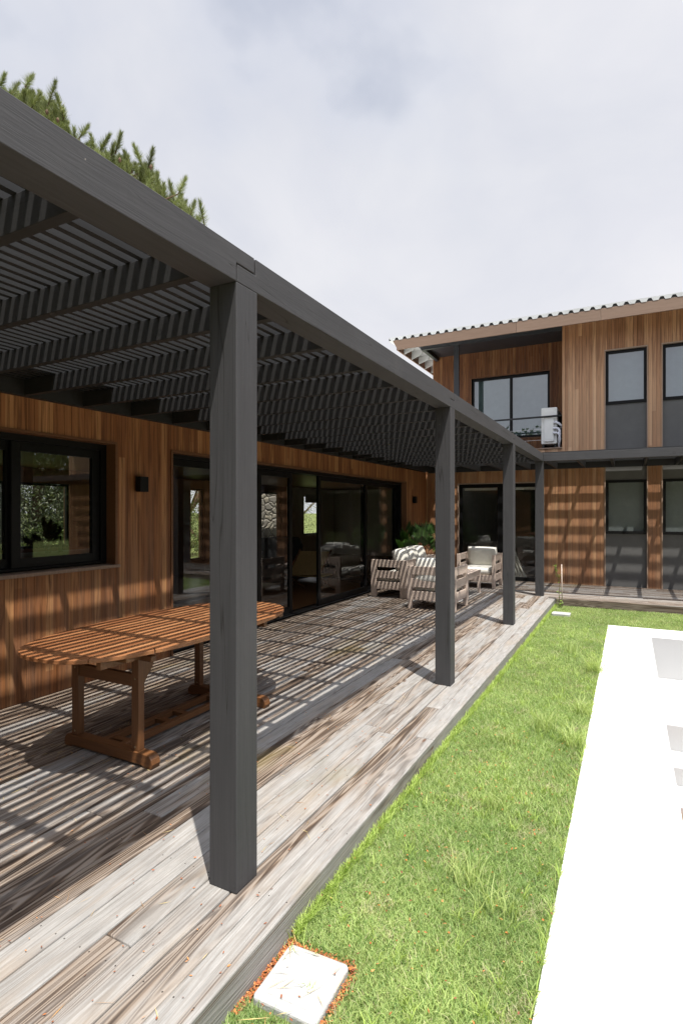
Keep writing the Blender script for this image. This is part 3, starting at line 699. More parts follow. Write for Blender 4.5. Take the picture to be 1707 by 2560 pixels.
# one continuous rim (a frame polygon) so no seams show
mb.add([(Bx0, By0, ZP), (Bx1, By0, ZP), (Bx1, By1, ZP), (Bx0, By1, ZP), (i0, j0, ZP), (i1, j0, ZP), (i1, j1, ZP), (i0, j1, ZP)],
       [(0, 1, 5, 4), (1, 2, 6, 5), (2, 3, 7, 6), (3, 0, 4, 7)])
mb.add([(Bx0, By0, -.5), (Bx1, By0, -.5), (Bx1, By1, -.5), (Bx0, By1, -.5), (Bx0, By0, ZP), (Bx1, By0, ZP), (Bx1, By1, ZP), (Bx0, By1, ZP)],
       [(0, 1, 5, 4), (1, 2, 6, 5), (2, 3, 7, 6), (3, 0, 4, 7)])
mb.build('coping', 'pool', pool)
mb = MB(); zb = -1.55
mb.add([(i0, j0, zb), (i1, j0, zb), (i1, j1, zb), (i0, j1, zb), (i0, j0, ZP), (i1, j0, ZP), (i1, j1, ZP), (i0, j1, ZP)],
       [(4, 5, 1, 0), (5, 6, 2, 1), (6, 7, 3, 2), (7, 4, 0, 3)])
mb.build('basin', 'basin', pool)
mb = MB(); mb.box(i0, j0, zb-.05, i1, j1, -1.40); mb.build('basin_floor', 'basin_floor', pool)
for (y0, y1, z) in ((7.05, 8.967, -.686), (6.60, 7.047, -.963), (6.13, 6.597, -1.147)):
    mb = MB(); mb.box(i0+.003, y0, zb, i1-.003, y1, z); mb.build('step', 'basin', pool, bevel=.01)

# ================================================================ DINING TABLE
tcx, tcy, zt = -3.165, 3.245, .775
tb = thing('dining_table', 'oval slatted dining table of orange brown teak on two trestle ends', 'dining table', (tcx, tcy, 0))
ha, hb, ne = .552, 1.16, 2.6
def sup(t, k=1.0, da=0.):
    c, s_ = math.cos(t), math.sin(t)
    return ((ha-da)*math.copysign(abs(c)**(2/ne), c), (hb-da)*math.copysign(abs(s_)**(2/ne), s_))
def half(yv, da):
    q = abs(yv)/(hb-da)
    return 0 if q >= 1 else (ha-da)*(1-q**ne)**(1/ne)
mb = MB(); RIM = .072
segs = 96
ts = [2*math.pi*i/segs for i in range(segs)]
breaks = {8, 16, 32, 40, 56, 64, 80, 88}
# rim in eight mitred pieces
bl = sorted(breaks)
for q in range(len(bl)):
    i0_, i1_ = bl[q], bl[(q+1) % len(bl)]
    if i1_ <= i0_: i1_ += segs
    inner, outer = [], []
    for i in range(i0_, i1_+1):
        t = 2*math.pi*i/segs
        if i == i0_: t += .004
        if i == i1_: t -= .004
        o_, n_ = sup(t), sup(t, 1, RIM)
        outer.append(o_); inner.append(n_)
    n = len(outer); vs = []
    for z in (zt-.026, zt):
        for p in outer: vs.append((tcx+p[0], tcy+p[1], z))
        for p in inner: vs.append((tcx+p[0], tcy+p[1], z))
    fs = []
    for i in range(n-1):
        fs += [(2*n+i, 2*n+i+1, 3*n+i+1, 3*n+i), (i, n+i, n+i+1, i+1), (i, i+1, 2*n+i+1, 2*n+i), (n+i+1, n+i, 3*n+i, 3*n+i+1)]
    fs += [(0, 2*n, 3*n, n), (n-1, 2*n-1, 4*n-1, 3*n-1)]
    mb.add(vs, fs)
mb.build('table_rim', 'teak_Y', tb, bevel=.003)
# leaf slats with narrow joints; three leaves
mb = MB(); sw = .0485
x = -ha+RIM+.003
while x < ha-RIM-.01:
    x1 = min(x+sw, ha-RIM-.003)
    for (ya, yb) in ((-hb, -.400), (-.397, .40), (.403, hb)):
        pts_l = []
        # clip each slat to the inner outline with a few steps so its ends follow the curve
        lim = min((hb-RIM)*(1-min(1, (abs(q)/(ha-RIM)))**ne)**(1/ne) for q in (x+.001, x1-.001))-.003
        a, b = max(ya, -lim), min(yb, lim)
        l0 = (hb-RIM)*(1-min(1, abs(x)/(ha-RIM))**ne)**(1/ne)-.003; l1 = (hb-RIM)*(1-min(1, abs(x1)/(ha-RIM))**ne)**(1/ne)-.003
        y00, y01 = max(ya, -l0), max(ya, -l1); y10, y11 = min(yb, l0), min(yb, l1)
        if y10-y00 < .02 and y11-y01 < .02: continue
        mb.prism([(tcx+x, tcy+y00), (tcx+x1, tcy+y01), (tcx+x1, tcy+max(y11, y01+.002)), (tcx+x, tcy+max(y10, y00+.002))], 'Z', zt-.022, zt-.0008)
    x += sw+.0014
mb.build('tabletop', 'teak_Y', tb, bevel=.001)
mb = MB()
for s_ in (-1, 1): mb.box(tcx+s_*.34-.02, tcy-.98, zt-.075, tcx+s_*.34+.02, tcy+.98, zt-.027)
for yv in (-.83, -.42, .42, .83): mb.box(tcx-.44, tcy+yv-.03, zt-.052, tcx+.44, tcy+yv+.03, zt-.0265)
mb.build('apron', 'oiled_X', tb, bevel=.002)
for ys in (2.60, 3.835):
    # foot with rounded toes
    prof = [(-.42, 0), (-.36, 0), (-.33, .012), (.33, .012), (.36, 0), (.42, 0), (.428, .03), (.42, .06), (.40, .082), (.37, .088), (-.37, .088), (-.40, .082), (-.42, .06), (-.428, .03)]
    mb = MB(); mb.prism([(tcx+.04+a, b+.001) for a, b in prof], 'Y', ys-.037, ys+.037); ft = mb.build('foot', 'oiled_X', tb, bevel=.006)
    for xs_ in (-3.452, -2.862):
        mb = MB(); mb.box(xs_-.032, ys-.026, .089, xs_+.032, ys+.026, zt-.052)
        lg = mb.build('leg', 'oiled_Z', tb, bevel=.004)
        sgn = 1 if ys < tcy else -1
        br = [(ys+sgn*.027, .48), (ys+sgn*.035, .50), (ys+sgn*.075, .57), (ys+sgn*.115, .61), (ys+sgn*.13, .66), (ys+sgn*.13, zt-.053), (ys+sgn*.027, zt-.053)]
        mb = MB(); mb.prism(br, 'X', xs_-.014, xs_+.014); mb.build('bracket', 'oiled_Z', lg, bevel=.002)
        for z in (.56, .115):
            mb = MB(); mb.tube([(xs_+.002, ys-.0265, z), (xs_+.002, ys-.0285, z)], .007, 8); mb.build('bolt', 'bolt', lg)
    mb = MB(); mb.box(-3.419, ys-.016, .50, -2.895, ys+.016, .585); mb.build('cross_rail', 'oiled_X', tb, bevel=.004)
    mb = MB(); mb.box(-3.62, ys-.022, zt-.092, -2.72, ys+.022, zt-.053) ; mb.build('bearer', 'oiled_X', tb, bevel=.004)
for xs_ in (-3.245, -3.075):
    mb = MB(); mb.box(xs_-.022, 2.638, .028, xs_+.022, 3.797, .072); mb.build('stretcher', 'oiled_Y', tb, bevel=.003)
for yv in (2.72, 3.12, 3.30, 3.70):
    mb = MB(); mb.box(-3.222, yv-.025, .034, -3.098, yv+.025, .066); mb.build('spacer', 'oiled_X', tb, bevel=.003)

# ================================================================ OUTDOOR SOFA SET
def seat(root, Wd, Dp, pw_back, pw_front, arms=True):
    """frame in local axes: x across, front at -y, back at +y, origin at the middle of the floor"""
    org = root.location
    def B(name, mat, *boxes, bev=.004):
        m = MB()
        for b in boxes: m.box(b[0]+org.x, b[1]+org.y, b[2], b[3]+org.x, b[4]+org.y, b[5])
        return m.build(name, mat, root, bevel=bev)
    w2, d2 = Wd/2, Dp/2
    for sx in (-1, 1):
        B('leg', 'drift_Z', (sx*w2, -d2, .002, sx*(w2-.065), -d2+pw_front, .725))
        B('leg', 'drift_Z', (sx*w2, d2-pw_back, .002, sx*(w2-.065), d2, .725))
        for (z0, z1) in ((.585, .722), (.372, .512), (.155, .300)):
            B('arm_board', 'drift_Y', (sx*(w2-.012), -d2+pw_front+.001, z0, sx*(w2-.045), d2-pw_back-.001, z1), bev=.002)
    for (z0, z1) in ((.582, .724), (.370, .512), (.152, .302)):
        B('back_board', 'drift_X', (-w2+.066, d2-.045, z0, w2-.066, d2-.010, z1), bev=.002)
    B('front_rail', 'drift_X', (-w2+.066, -d2+.012, .155, w2-.066, -d2+.045, .285), bev=.002)
    B('seat_deck', 'drift_X', (-w2+.066, -d2+.046, .235, w2-.066, d2-.046, .262), bev=.002)
    return B
def rotz(o, a): o.rotation_euler = (0, 0, a)
# armchair seen from behind
a1 = thing('armchair', 'pale timber armchair with its slatted back turned to the camera', 'armchair', (-2.955, 9.31, 0), 'outdoor lounge armchairs')
seat(a1, .83, .78, .075, .075)
mb = MB(); mb.pillow(-2.955, 9.30, .355, .69, .66, .19, .62); mb.build('seat_cushion', 'fabric', a1, smooth=True)
rx = Matrix.Rotation(R(76), 3, 'X')
mb = MB(); mb.pillow(-2.955, 9.57, .645, .68, .46, .20, .30, rot=Matrix.Rotation(R(104), 3, 'X'), jit=.04); mb.build('back_cushion', 'fabric', a1, smooth=True)
# armchair facing the camera: copy keeps every part
a2 = copy_tree(a1); a2.location = (-2.97, 12.39, 0)
tag(a2, 'pale timber armchair facing the camera beside the wing door, cushion upright', 'armchair', 'outdoor lounge armchairs')
rotz(a1, math.pi)
# the sofa along the wall faces +x
sf = thing('sofa', 'pale timber outdoor sofa along the wall heaped with off white cushions', 'sofa', (-4.11, 10.72, 0))
seat(sf, 1.76, .745, .142, .107)
for i, cxl in enumerate((-.54, 0, .54)):
    mb = MB(); mb.pillow(sf.location.x+cxl, sf.location.y-.02, .355, .52, .62, .19, .62); mb.build('seat_cushion', 'fabric', sf, smooth=True)
for i, (cxl, dy, dz, ang, tw) in enumerate(((-.56, .10, .66, 114, 10), (-.26, .15, .70, 106, -12), (.14, .18, .69, 103, 6), (.52, .17, .69, 105, -4))):
    rot = Matrix.Rotation(R(tw), 3, 'Z') @ Matrix.Rotation(R(ang), 3, 'X')
    mb = MB(); mb.pillow(sf.location.x+cxl, sf.location.y+dy, dz, .62, .50, .24, .28, rot=rot, jit=.09); mb.build('back_cushion', 'fabric', sf, smooth=True)
rotz(sf, R(-90)); 
for c in sf.children: pass
# coffee table
ct = thing('coffee_table', 'low pale timber coffee table standing between the two armchairs', 'coffee table', (-3.05, 10.84, 0))
mb = MB(); 
for k in range(8): mb.box(-3.40+k*.0875+.002, 10.325, .447, -3.40+(k+1)*.0875-.002, 11.36, .470)
mb.build('tabletop', 'drift_Y', ct, bevel=.003)
for xq in (-3.375, -2.757):
    for yq in (10.35, 11.28):
        mb = MB(); mb.box(xq, yq, .002, xq+.052, yq+.055, .446); mb.build('leg', 'drift_Z', ct, bevel=.003)
for xq in (-3.368, -2.737):
    mb = MB(); mb.box(xq, 10.406, .355, xq+.025, 11.279, .446); mb.build('apron', 'drift_Y', ct, bevel=.002)
for yq in (10.362, 11.298):
    mb = MB(); mb.box(-3.322, yq, .355, -2.758, yq+.025, .446); mb.build('apron', 'drift_X', ct, bevel=.002)
# planter with fan palm
pl = thing('planter_box', 'tall timber planter box in the corner behind the sofa', 'planter', (-4.25, 11.96, 0))
mb = MB()
for k in range(5):
    z0 = .02+k*.128; mb.box(-4.60, 11.66, z0, -3.93, 11.685, z0+.123); mb.box(-3.955, 11.687, z0, -3.93, 12.27, z0+.123); mb.box(-4.60, 11.687, z0, -4.575, 12.27, z0+.123); mb.box(-4.60, 12.272, z0, -3.93, 12.297, z0+.123)
mb.build('box', 'drift_X', pl, bevel=.003)
MB().box(-4.574, 11.688, .5, -3.957, 12.27, .60).build('soil', 'bark', pl)
pm = thing('fan_palm', 'bushy green fan palm growing out of the corner planter', 'palm', (-4.25, 11.96, .6))
mb = MB(); mb.tube([(-4.25, 11.96, .60), (-4.24, 11.94, .78)], [.06, .05], 10); mb.build('trunk', 'bark', pm, smooth=True)
V, T, Cc = [], [], []; mbp = MB()
def fan(base, aim, rad, seedc):
    base = Vector(base); d = Vector(aim).normalized(); side = d.cross(Vector((0, 0, 1))).normalized(); up = side.cross(d).normalized()
    nseg = 22
    for k in range(nseg):
        a = R(-125+250*k/(nseg-1)); vv = (d*.55+up*.85).normalized(); dr_ = (vv*math.cos(a)+side*math.sin(a)).normalized()
        Lr = rad*(1-.22*abs(a)/2.2)*random.uniform(.88, 1.05); wd = rad*.055
        nrm = (side*math.cos(a)-vv*math.sin(a)).normalized()
        p0 = base; p1 = base+dr_*Lr*.55+up*.015+nrm*wd; p2 = base+dr_*Lr*.55+up*.015-nrm*wd; p1b = base+dr_*Lr*.55+up*.03
        tip = base+dr_*Lr+Vector((0, 0, -.06*Lr*random.random()))
        i = len(V); V.extend([p0, p1, p1b, p2, tip]); T.extend([(i, i+1, i+2), (i, i+2, i+3), (i+1, i+4, i+2), (i+2, i+4, i+3)])
        g_ = random.uniform(.7, 1.25)*seedc; Cc.extend([(.038*g_, .085*g_, .018*g_)]*5)
for k in range(24):
    az = random.uniform(0, 2*math.pi) if k > 8 else -1.57+(k-4)*.5; el = random.uniform(.15, 1.25)
    Lp = random.uniform(.30, .60)
    d = Vector((math.cos(az)*math.cos(el), math.sin(az)*math.cos(el), math.sin(el)))
    p0 = Vector((-4.24, 11.94, .74)); p1 = p0+d*Lp
    p1.x = max(p1.x, -4.52); 
    mid = (p0+p1)/2+Vector((0, 0, .04)); mbp.tube([p0, mid, p1], .006, 5)
    fan(p1, d+Vector((0, 0, -.35)), random.uniform(.22, .31), random.choice((.7, .9, 1.2, 1.9)))
for v in V: v.x = max(v.x, -4.63)
oo = np_mesh('frond', [tuple(v-Vector(pm.location)) for v in V], T, np.array(Cc), 'palm_leaf', pm)
mbp.build('stalk', M['needle'] if False else 'bark', pm)

# ================================================================ WALL LAMPS, AIR CONDITIONER
def sconce(y, label):
    t = thing('wall_lamp', label, 'wall lamp', (XW, y, 1.945), 'box lamps on the left wall')
    mb = MB(); mb.box(XW+.001, y-.04, 1.90, XW+.018, y+.04, 1.99); mb.build('back_plate', 'frame', t)
    mb = MB(); x0, x1 = XW+.019, XW+.092
    mb.box(x0, y-.055, 1.865, x1, y-.050, 2.025).box(x0, y+.050, 1.865, x1, y+.055, 2.025).box(x1-.005, y-.05, 1.865, x1, y+.05, 2.025).box(x0, y-.05, 1.865, x0+.005, y+.05, 2.025).box(x0+.005, y-.05, 1.94, x1-.005, y+.05, 1.95)
    mb.build('shade', 'frame', t)
sconce(4.23, 'black box wall lamp between the left window and the sliding doors')
sconce(12.66, 'black box wall lamp above the palm in the corner')
ac = thing('air_conditioner', 'white air conditioner outdoor unit standing on the balcony edge', 'air conditioner', (-1.67, 14.1, 3.15))
mb = MB(); mb.box(-1.85, 13.735, 3.25, -1.50, 14.56, 4.10); cas = mb.build('casing', 'white_plastic', ac, bevel=.012)
mb = MB(); mb.box(-1.78, 13.712, 3.30, -1.57, 13.736, 3.66); mb.prism([(-1.76, 3.30), (-1.59, 3.30), (-1.57, 3.35), (-1.57, 3.83), (-1.61, 3.88), (-1.78, 3.88), (-1.78, 3.35)], 'Y', 13.70, 13.737)
mb.box(-1.80, 13.722, 3.90, -1.59, 13.737, 4.03); mb.build('valve_cover', 'white_plastic', ac, bevel=.010)
mb = MB(); mb.box(-1.765, 13.716, 3.845, -1.62, 13.7215, 3.866); mb.build('handle', 'dark_grille', ac)
mb = MB(); mb.box(-1.497, 13.80, 3.30, -1.475, 14.52, 4.02)
for k in range(16): mb.box(-1.474, 13.82, 3.32+k*.043, -1.462, 14.5, 3.332+k*.043)
mb.build('fan_grille', 'dark_grille', ac)
mb = MB(); mb.box(-1.83, 13.76, 3.147, -1.79, 14.5, 3.249).box(-1.56, 13.76, 3.147, -1.52, 14.5, 3.249); mb.build('foot', 'dark_grille', ac)
mb = MB()
mb.tube([(-1.57, 13.70, 3.74), (-1.52, 13.69, 3.74), (-1.46, 13.70, 3.71), (-1.41, 13.72, 3.66), (-1.385, 13.74, 3.65)], .027, 8)
for zq, sw_ in ((3.60, 0), (3.49, .0)):
    mb.tube([(-1.58, 13.70, zq), (-1.53, 13.685, zq+.005), (-1.48, 13.685, zq-.005), (-1.445, 13.69, zq-.05), (-1.44, 13.70, zq-.14), (-1.455, 13.71, 3.16)], .028 if zq > 3.55 else .026, 8)
mb.build('wrapped_pipe', 'white_tape', ac, smooth=True)

# ================================================================ INDOOR THINGS SEEN THROUGH THE GLASS
kt = thing('counter', 'dark indoor counter with a pale top behind the left window', 'counter', (-8.7, 6.4, 0))
mb = MB(); mb.box(-9.2, 3.6, .90, -8.2, 7.3, .95); mb.build('top', 'concrete', kt, bevel=.004)
mb = MB(); mb.box(-9.1, 3.7, -.01, -8.4, 7.2, .899); mb.build('cabinet', 'wall_dark', kt)
vz = thing('plume_vase', 'glass vase of dried plumes on the indoor counter', 'vase', (-8.8, 6.05, .951))
mb = MB(); mb.tube([(-8.8, 6.05, .952), (-8.8, 6.05, 1.0), (-8.8, 6.05, 1.07), (-8.8, 6.05, 1.12)], [.05, .055, .045, .03], 14, False); mb.build('vase', 'glass', vz, smooth=True)
V, T, Cc = [], [], []; ms = MB()
for k, (ay, az, L, dk) in enumerate(((-.9, .5, .42, .015), (-.75, .35, .40, .015), (-.6, .6, .36, .02), (-.1, 1., .52, .09), (.08, 1., .46, .08), (.35, .9, .44, .02), (.5, .75, .42, .015), (.2, .95, .38, .05))):
    p0 = Vector((-8.8, 6.05, 1.0)); d = Vector((random.uniform(-.2, .2), ay, az)).normalized(); p1 = p0+d*L
    ms.tube([p0, p1], .003, 4)
    for j in range(170):
        q = p0+d*L*(.35+.65*random.random()); e_ = (d+Vector([random.gauss(0, .55) for _ in range(3)])).normalized()*.11; s2 = e_.cross(Vector((1, 0, 0))).normalized()*.009
        i = len(V); V.extend([q-s2, q+s2, q+e_]); T.append((i, i+1, i+2)); Cc.extend([(dk*1.2, dk*.8, dk*.5)]*3)
np_mesh('plume', [tuple(v-Vector(vz.location)) for v in V], T, np.array(Cc), 'litter', vz); ms.build('stem', 'bark', vz)
bo = thing('bottle', 'dark slim bottle beside the vase on the indoor counter', 'bottle', (-8.78, 6.27, .951))
mb = MB(); mb.tube([(-8.78, 6.27, .952), (-8.78, 6.27, 1.15), (-8.78, 6.27, 1.18), (-8.78, 6.27, 1.24)], [.035, .035, .014, .013], 12); mb.build('body', 'frame', bo, smooth=True)
wc = thing('wicker_chair', 'woven lounge chair standing indoors behind the open sliding door', 'lounge chair', (-6.0, 10.2, 0))
M['wicker'] = plain('woven_cane', (.42, .30, .13), .7, .25, 60., .3, .6)
mb = MB(); mb.add([(-6.35, 9.80, .33), (-5.65, 9.80, .36), (-5.65, 10.25, .82), (-6.35, 10.25, .80), (-6.35, 9.83, .31), (-5.65, 9.83, .34), (-5.65, 10.28, .80), (-6.35, 10.28, .78)], [(0, 1, 2, 3), (7, 6, 5, 4), (0, 4, 5, 1), (1, 5, 6, 2), (2, 6, 7, 3), (3, 7, 4, 0)]); mb.build('backrest', 'wicker', wc)
mb = MB(); mb.box(-6.35, 9.85, .30, -5.65, 10.4, .33); mb.build('seat', 'wicker', wc)
for xq in (-6.38, -5.62):
    mb = MB(); mb.tube([(xq, 9.75, .30), (xq, 10.3, .84)], .016, 8).tube([(xq, 9.70, .36), (xq, 10.45, .0)], .016, 8).tube([(xq, 10.5, .38), (xq, 9.75, .0)], .016, 8); mb.build('side_frame', 'indoor_wood', wc)
ds = thing('indoor_sofa', 'dark grey sofa standing deep inside the living room', 'sofa', (-7.3, 11.0, 0))
M['dark_cloth'] = plain('dark_grey_cloth', (.055, .053, .052), .9, .15, 20., .2, .4)
mb = MB(); mb.pillow(-7.1, 10.9, .33, .95, 2.5, .5, .6); mb.build('seat', 'dark_cloth', ds, smooth=True)
mb = MB(); mb.pillow(-7.55, 10.9, .62, .28, 2.5, .86, .7); mb.build('backrest', 'dark_cloth', ds, smooth=True)
st = tag(MB().box(-12.2, 14.3, -.2, -11.35, 17.2, 4.2).build('stone_chimney', 'stone'), 'rough field stone chimney wall seen outside through the living room glass', 'chimney')

# ================================================================ CONCRETE LIDS, SAPLING
def lid(x0, y0, x1, y1, z, label, tilt=0.):
    cx, cy = (x0+x1)/2, (y0+y1)/2
    t = thing('concrete_lid', label, 'drain lid', (cx, cy, z), 'square concrete drain lids')
    mb = MB(); r_ = .018
    poly = [(x0+r_, y0), (x1-r_, y0), (x1, y0+r_), (x1, y1-r_), (x1-r_, y1), (x0+r_, y1), (x0, y1-r_), (x0, y0+r_)]
    poly = [(a+random.uniform(-.006, .006), b+random.uniform(-.006, .006)) for a, b in poly]; mb.prism(poly, 'Z', z-.08, z); fr = mb.build('surround', 'concrete', t, bevel=.008)
    i = .042; mb = MB(); mb.box(x0+i, y0+i, z-.02, x1-i, y1-i, z+.0022); mb.build('cover', 'concrete', t, bevel=.003)
    t.rotation_euler = (0, 0, tilt)
lid(-1.228, 1.628, -.955, 1.915, -.112, 'square concrete drain lid in the near corner of the lawn beside the deck', R(2))
lid(-1.20, 10.12, -.905, 10.35, -.098, 'small white concrete drain lid at the far end of the lawn beside the deck')
sp = thing('sapling', 'thin young sapling tied to a pale stake at the corner of the deck', 'sapling', (-1.13, 11.10, ZG))
mb = MB(); mb.tube([(-1.125, 11.12, ZG), (-1.135, 11.12, .665)], .008, 8); mb.build('stake', 'drift_Z', sp, smooth=True)
spts = [(-1.16, 11.08, ZG), (-1.175, 11.08, .1), (-1.165, 11.085, .35), (-1.21, 11.08, .5), (-1.235, 11.07, .63), (-1.245, 11.07, .66)]
mb = MB(); mb.tube(spts, [.006, .005, .004, .004, .003, .002], 6); mb.build('stem', 'bark', sp, smooth=True)
V, T, Cc = [], [], []
def leaf(V, T, Cc, p, d, L, wd, c):
    d = d.normalized(); s_ = d.cross(Vector((random.gauss(0, .4), random.gauss(0, .4), 1))).normalized()*wd
    i = len(V); V.extend([p, p+d*L*.45+s_, p+d*L, p+d*L*.45-s_]); T.extend([(i, i+1, i+2), (i, i+2, i+3)]); Cc.extend([c]*4)
for k in range(60):
    t = random.random(); i = min(int(t*5), 4); f = t*5-i
    p = Vector(spts[i]).lerp(Vector(spts[i+1]), f)
    if k > 42: p = Vector((-1.16+random.uniform(-.07, .05), 11.08+random.uniform(-.05, .05), ZG+random.uniform(.02, .14)))
    g_ = random.uniform(.8, 1.4)
    leaf(V, T, Cc, p, Vector((random.gauss(0, 1), random.gauss(0, 1), random.gauss(.3, .5))), random.uniform(.04, .075), .015, (.16*g_, .23*g_, .05*g_))
np_mesh('leaf', [tuple(v-Vector(sp.location)) for v in V], T, np.array(Cc), 'leaf', sp)

# ================================================================ GRASS, WEEDS, LITTER
def patch_noise(x, y):
    return (np.sin(x*3.1+1.3*np.sin(y*1.7))+np.sin(y*2.3+x*1.1+2.)+np.sin(x*7.3-y*5.1)*.6+np.sin(y*9.7+x*4.)*.4)/3.
def blades(P, hmin, hmax, wd, lean, base_cols):
    n = len(P); az = rng.uniform(0, 2*np.pi, n); h = rng.uniform(hmin, hmax, n); ln = rng.uniform(.25, 1., n)*lean*h
    fa = rng.uniform(0, 2*np.pi, n)
    sx, sy = np.cos(fa)*wd/2, np.sin(fa)*wd/2; dx, dy = np.cos(az)*ln, np.sin(az)*ln
    v = np.zeros((n, 5, 3), np.float32)
    v[:, 0] = np.stack([P[:, 0]-sx, P[:, 1]-sy, P[:, 2]], 1); v[:, 1] = np.stack([P[:, 0]+sx, P[:, 1]+sy, P[:, 2]], 1)
    mx_, my_ = P[:, 0]+dx*.35, P[:, 1]+dy*.35
    v[:, 2] = np.stack([mx_+sx*.8, my_+sy*.8, P[:, 2]+h*.62], 1); v[:, 3] = np.stack([mx_-sx*.8, my_-sy*.8, P[:, 2]+h*.62], 1)
    v[:, 4] = np.stack([P[:, 0]+dx, P[:, 1]+dy, P[:, 2]+h], 1)
    i = (np.arange(n)*5)[:, None]
    q = i+np.array([[0, 1, 2, 3]]); t = i+np.array([[3, 2, 4]])
    c = np.repeat(base_cols[:, None, :], 5, 1); c[:, 4] *= 1.1
    return v.reshape(-1, 3), q, t, c.reshape(-1, 3)
def scatter(x0, x1, y0, y1, dens):
    n = int((x1-x0)*(y1-y0)*dens); return np.stack([rng.uniform(x0, x1, n), rng.uniform(y0, y1, n), np.full(n, ZG)], 1)
P = np.concatenate([scatter(DE+.005, Bx0-.001, 1.1, 3.2, 52000), scatter(DE+.005, Bx0-.001, 3.2, 5.6, 30000), scatter(DE+.005, Bx0-.001, 5.6, By1, 14000),
                    scatter(DE+.005, Bx0-.001, -1.5, 1.1, 5000), scatter(DE+.005, 6.0, By1-.01, 11.255, 7000)])
keep = ~((P[:, 0] > -1.235) & (P[:, 0] < -.95) & (P[:, 1] > 1.615) & (P[:, 1] < 1.925)) & ~((P[:, 0] > -1.20) & (P[:, 0] < -.905) & (P[:, 1] > 10.12) & (P[:, 1] < 10.35))
# bare, litter-covered margin round the near lid and along the deck foot
dl = np.maximum(np.maximum(-1.235-P[:, 0], P[:, 0]+.95), np.maximum(1.615-P[:, 1], P[:, 1]-1.925))
keep &= ~((dl < .028) & (P[:, 1] > 1.62) & (rng.random(len(P)) < .9))
P = P[keep]; n = len(P)
pn = patch_noise(P[:, 0]*1.6, P[:, 1]*1.6); pf = patch_noise(P[:, 0]*9, P[:, 1]*9)
r_ = rng.random(n)
green = np.array([.26, .375, .118]); lime = np.array([.40, .48, .18]); straw = np.array([.56, .51, .32]); deep = np.array([.14, .235, .068])
m = np.clip(.5+.38*pn+.22*pf+rng.normal(0, .22, n), 0, 1)[:, None]
cols = green*(1-m)+lime*m
dry = np.clip(patch_noise(P[:, 0]*4.1+2.2, P[:, 1]*4.7+1.)-.35, 0, 1)*.75
cols = np.where((r_ < .05+dry)[:, None], straw*.9, cols); cols = np.where((r_ > .80)[:, None], deep, cols)
cols *= rng.uniform(.75, 1.2, (n, 1))*(1+.11*pn+.07*patch_noise(P[:, 0]*3.3+5, P[:, 1]*3.3))[:, None]
hs = 1+.35*pn
v, q, t, c = blades(P, .010, .034, .0028, 1.5, cols)
# near the walkway the lawn is a little wider-bladed so that it does not thin out with distance
gobj = np_mesh('grass', v, t, c, 'grass', quads=q)
tag(gobj, 'short bright green lawn grass between the deck and the pool', 'grass', kind='stuff')
# short coarse sprigs mixed into the turf
Q = []
for k in range(240):
    cx_ = rng.uniform(DE+.04, Bx0-.03); cy_ = rng.uniform(1.3, 9.4); m_ = int(rng.integers(5, 16)); Q.append(np.stack([rng.normal(cx_, .014, m_), rng.normal(cy_, .014, m_), np.full(m_, ZG)], 1))
for k in range(170):     # blades that lean out over the pool rim
    cy_ = 1.2+8.3*rng.random()**1.3; m_ = int(rng.integers(2, 6)); Q.append(np.stack([np.full(m_, Bx0-.004)-np.abs(rng.normal(0, .006, m_)), rng.normal(cy_, .02, m_), np.full(m_, ZG+.004)], 1))
for k in range(1500):    # ragged fringe against the deck timber
    cy_ = 1.95+9.2*rng.random()**1.2; m_ = int(rng.integers(3, 8)); Q.append(np.stack([DE+.004+np.abs(rng.normal(0, .016, m_)), rng.normal(cy_, .02, m_), np.full(m_, ZG+.01)], 1))
Q = np.concatenate(Q); cq = (np.array([.34, .47, .11])+rng.random((len(Q), 1))*np.array([.16, .13, .07]))*rng.uniform(.7, 1.1, (len(Q), 1))
v2_, q2_, t2_, c2_ = blades(Q, .03, .075, .0042, 1.2, cq); tag(np_mesh('grass_sprigs', v2_, t2_, c2_, 'grass', quads=q2_), 'coarse longer grass sprigs scattered through the short lawn', 'grass', kind='stuff')
# tall clumps
def weed(x, y, nb, h, label, spread=.9):
    root = thing('grass_clump', label, 'grass clump', (x, y, ZG), 'tall grass clumps in the lawn')
    nb = int(nb*3); Q = np.stack([rng.normal(0, .045, nb), rng.normal(0, .045, nb), np.zeros(nb)], 1)
    k = rng.random((nb, 1)); cl = np.array([.27, .37, .11])*(1-k)+np.array([.47, .53, .21])*k
    v, q, t, c = blades(Q, h*.5, h*1.1, .0046, spread*1.15, cl.astype(np.float32)); np_mesh('blade', v, t, c, 'grass', root, q)
weed(-.33, 6.78, 46, .24, 'tall grass clump arching over the white pool rim, farthest along the rim', 1.3)
weed(-.36, 5.30, 40, .17, 'low grass clump at the pool rim midway along the lawn', 1.3)
weed(-.37, 4.55, 44, .17, 'bushy grass clump by the pool rim, nearer than the midway one', 1.2)
weed(-.60, 4.75, 34, .20, 'upright grass clump in the lawn a hand from the bushy rim clump', .8)
weed(-.72, 3.35, 28, .13, 'grass clump in the middle of the lawn halfway to the camera', .8)
weed(-.68, 2.62, 26, .15, 'tall thin grass clump in the near middle of the lawn', .8)
weed(-.52, 2.50, 24, .13, 'spreading grass clump near the rim at the near end of the lawn', 1.1)
weed(-.66, 7.55, 26, .16, 'dark green grass clump in the far half of the lawn', .8)
weed(-.82, 4.35, 26, .12, 'small grass clump nearer the deck than the rim', .9)
weed(.82, 10.5, 20, .12, 'broad bright grass clump on the far lawn behind the pool', 1.1)
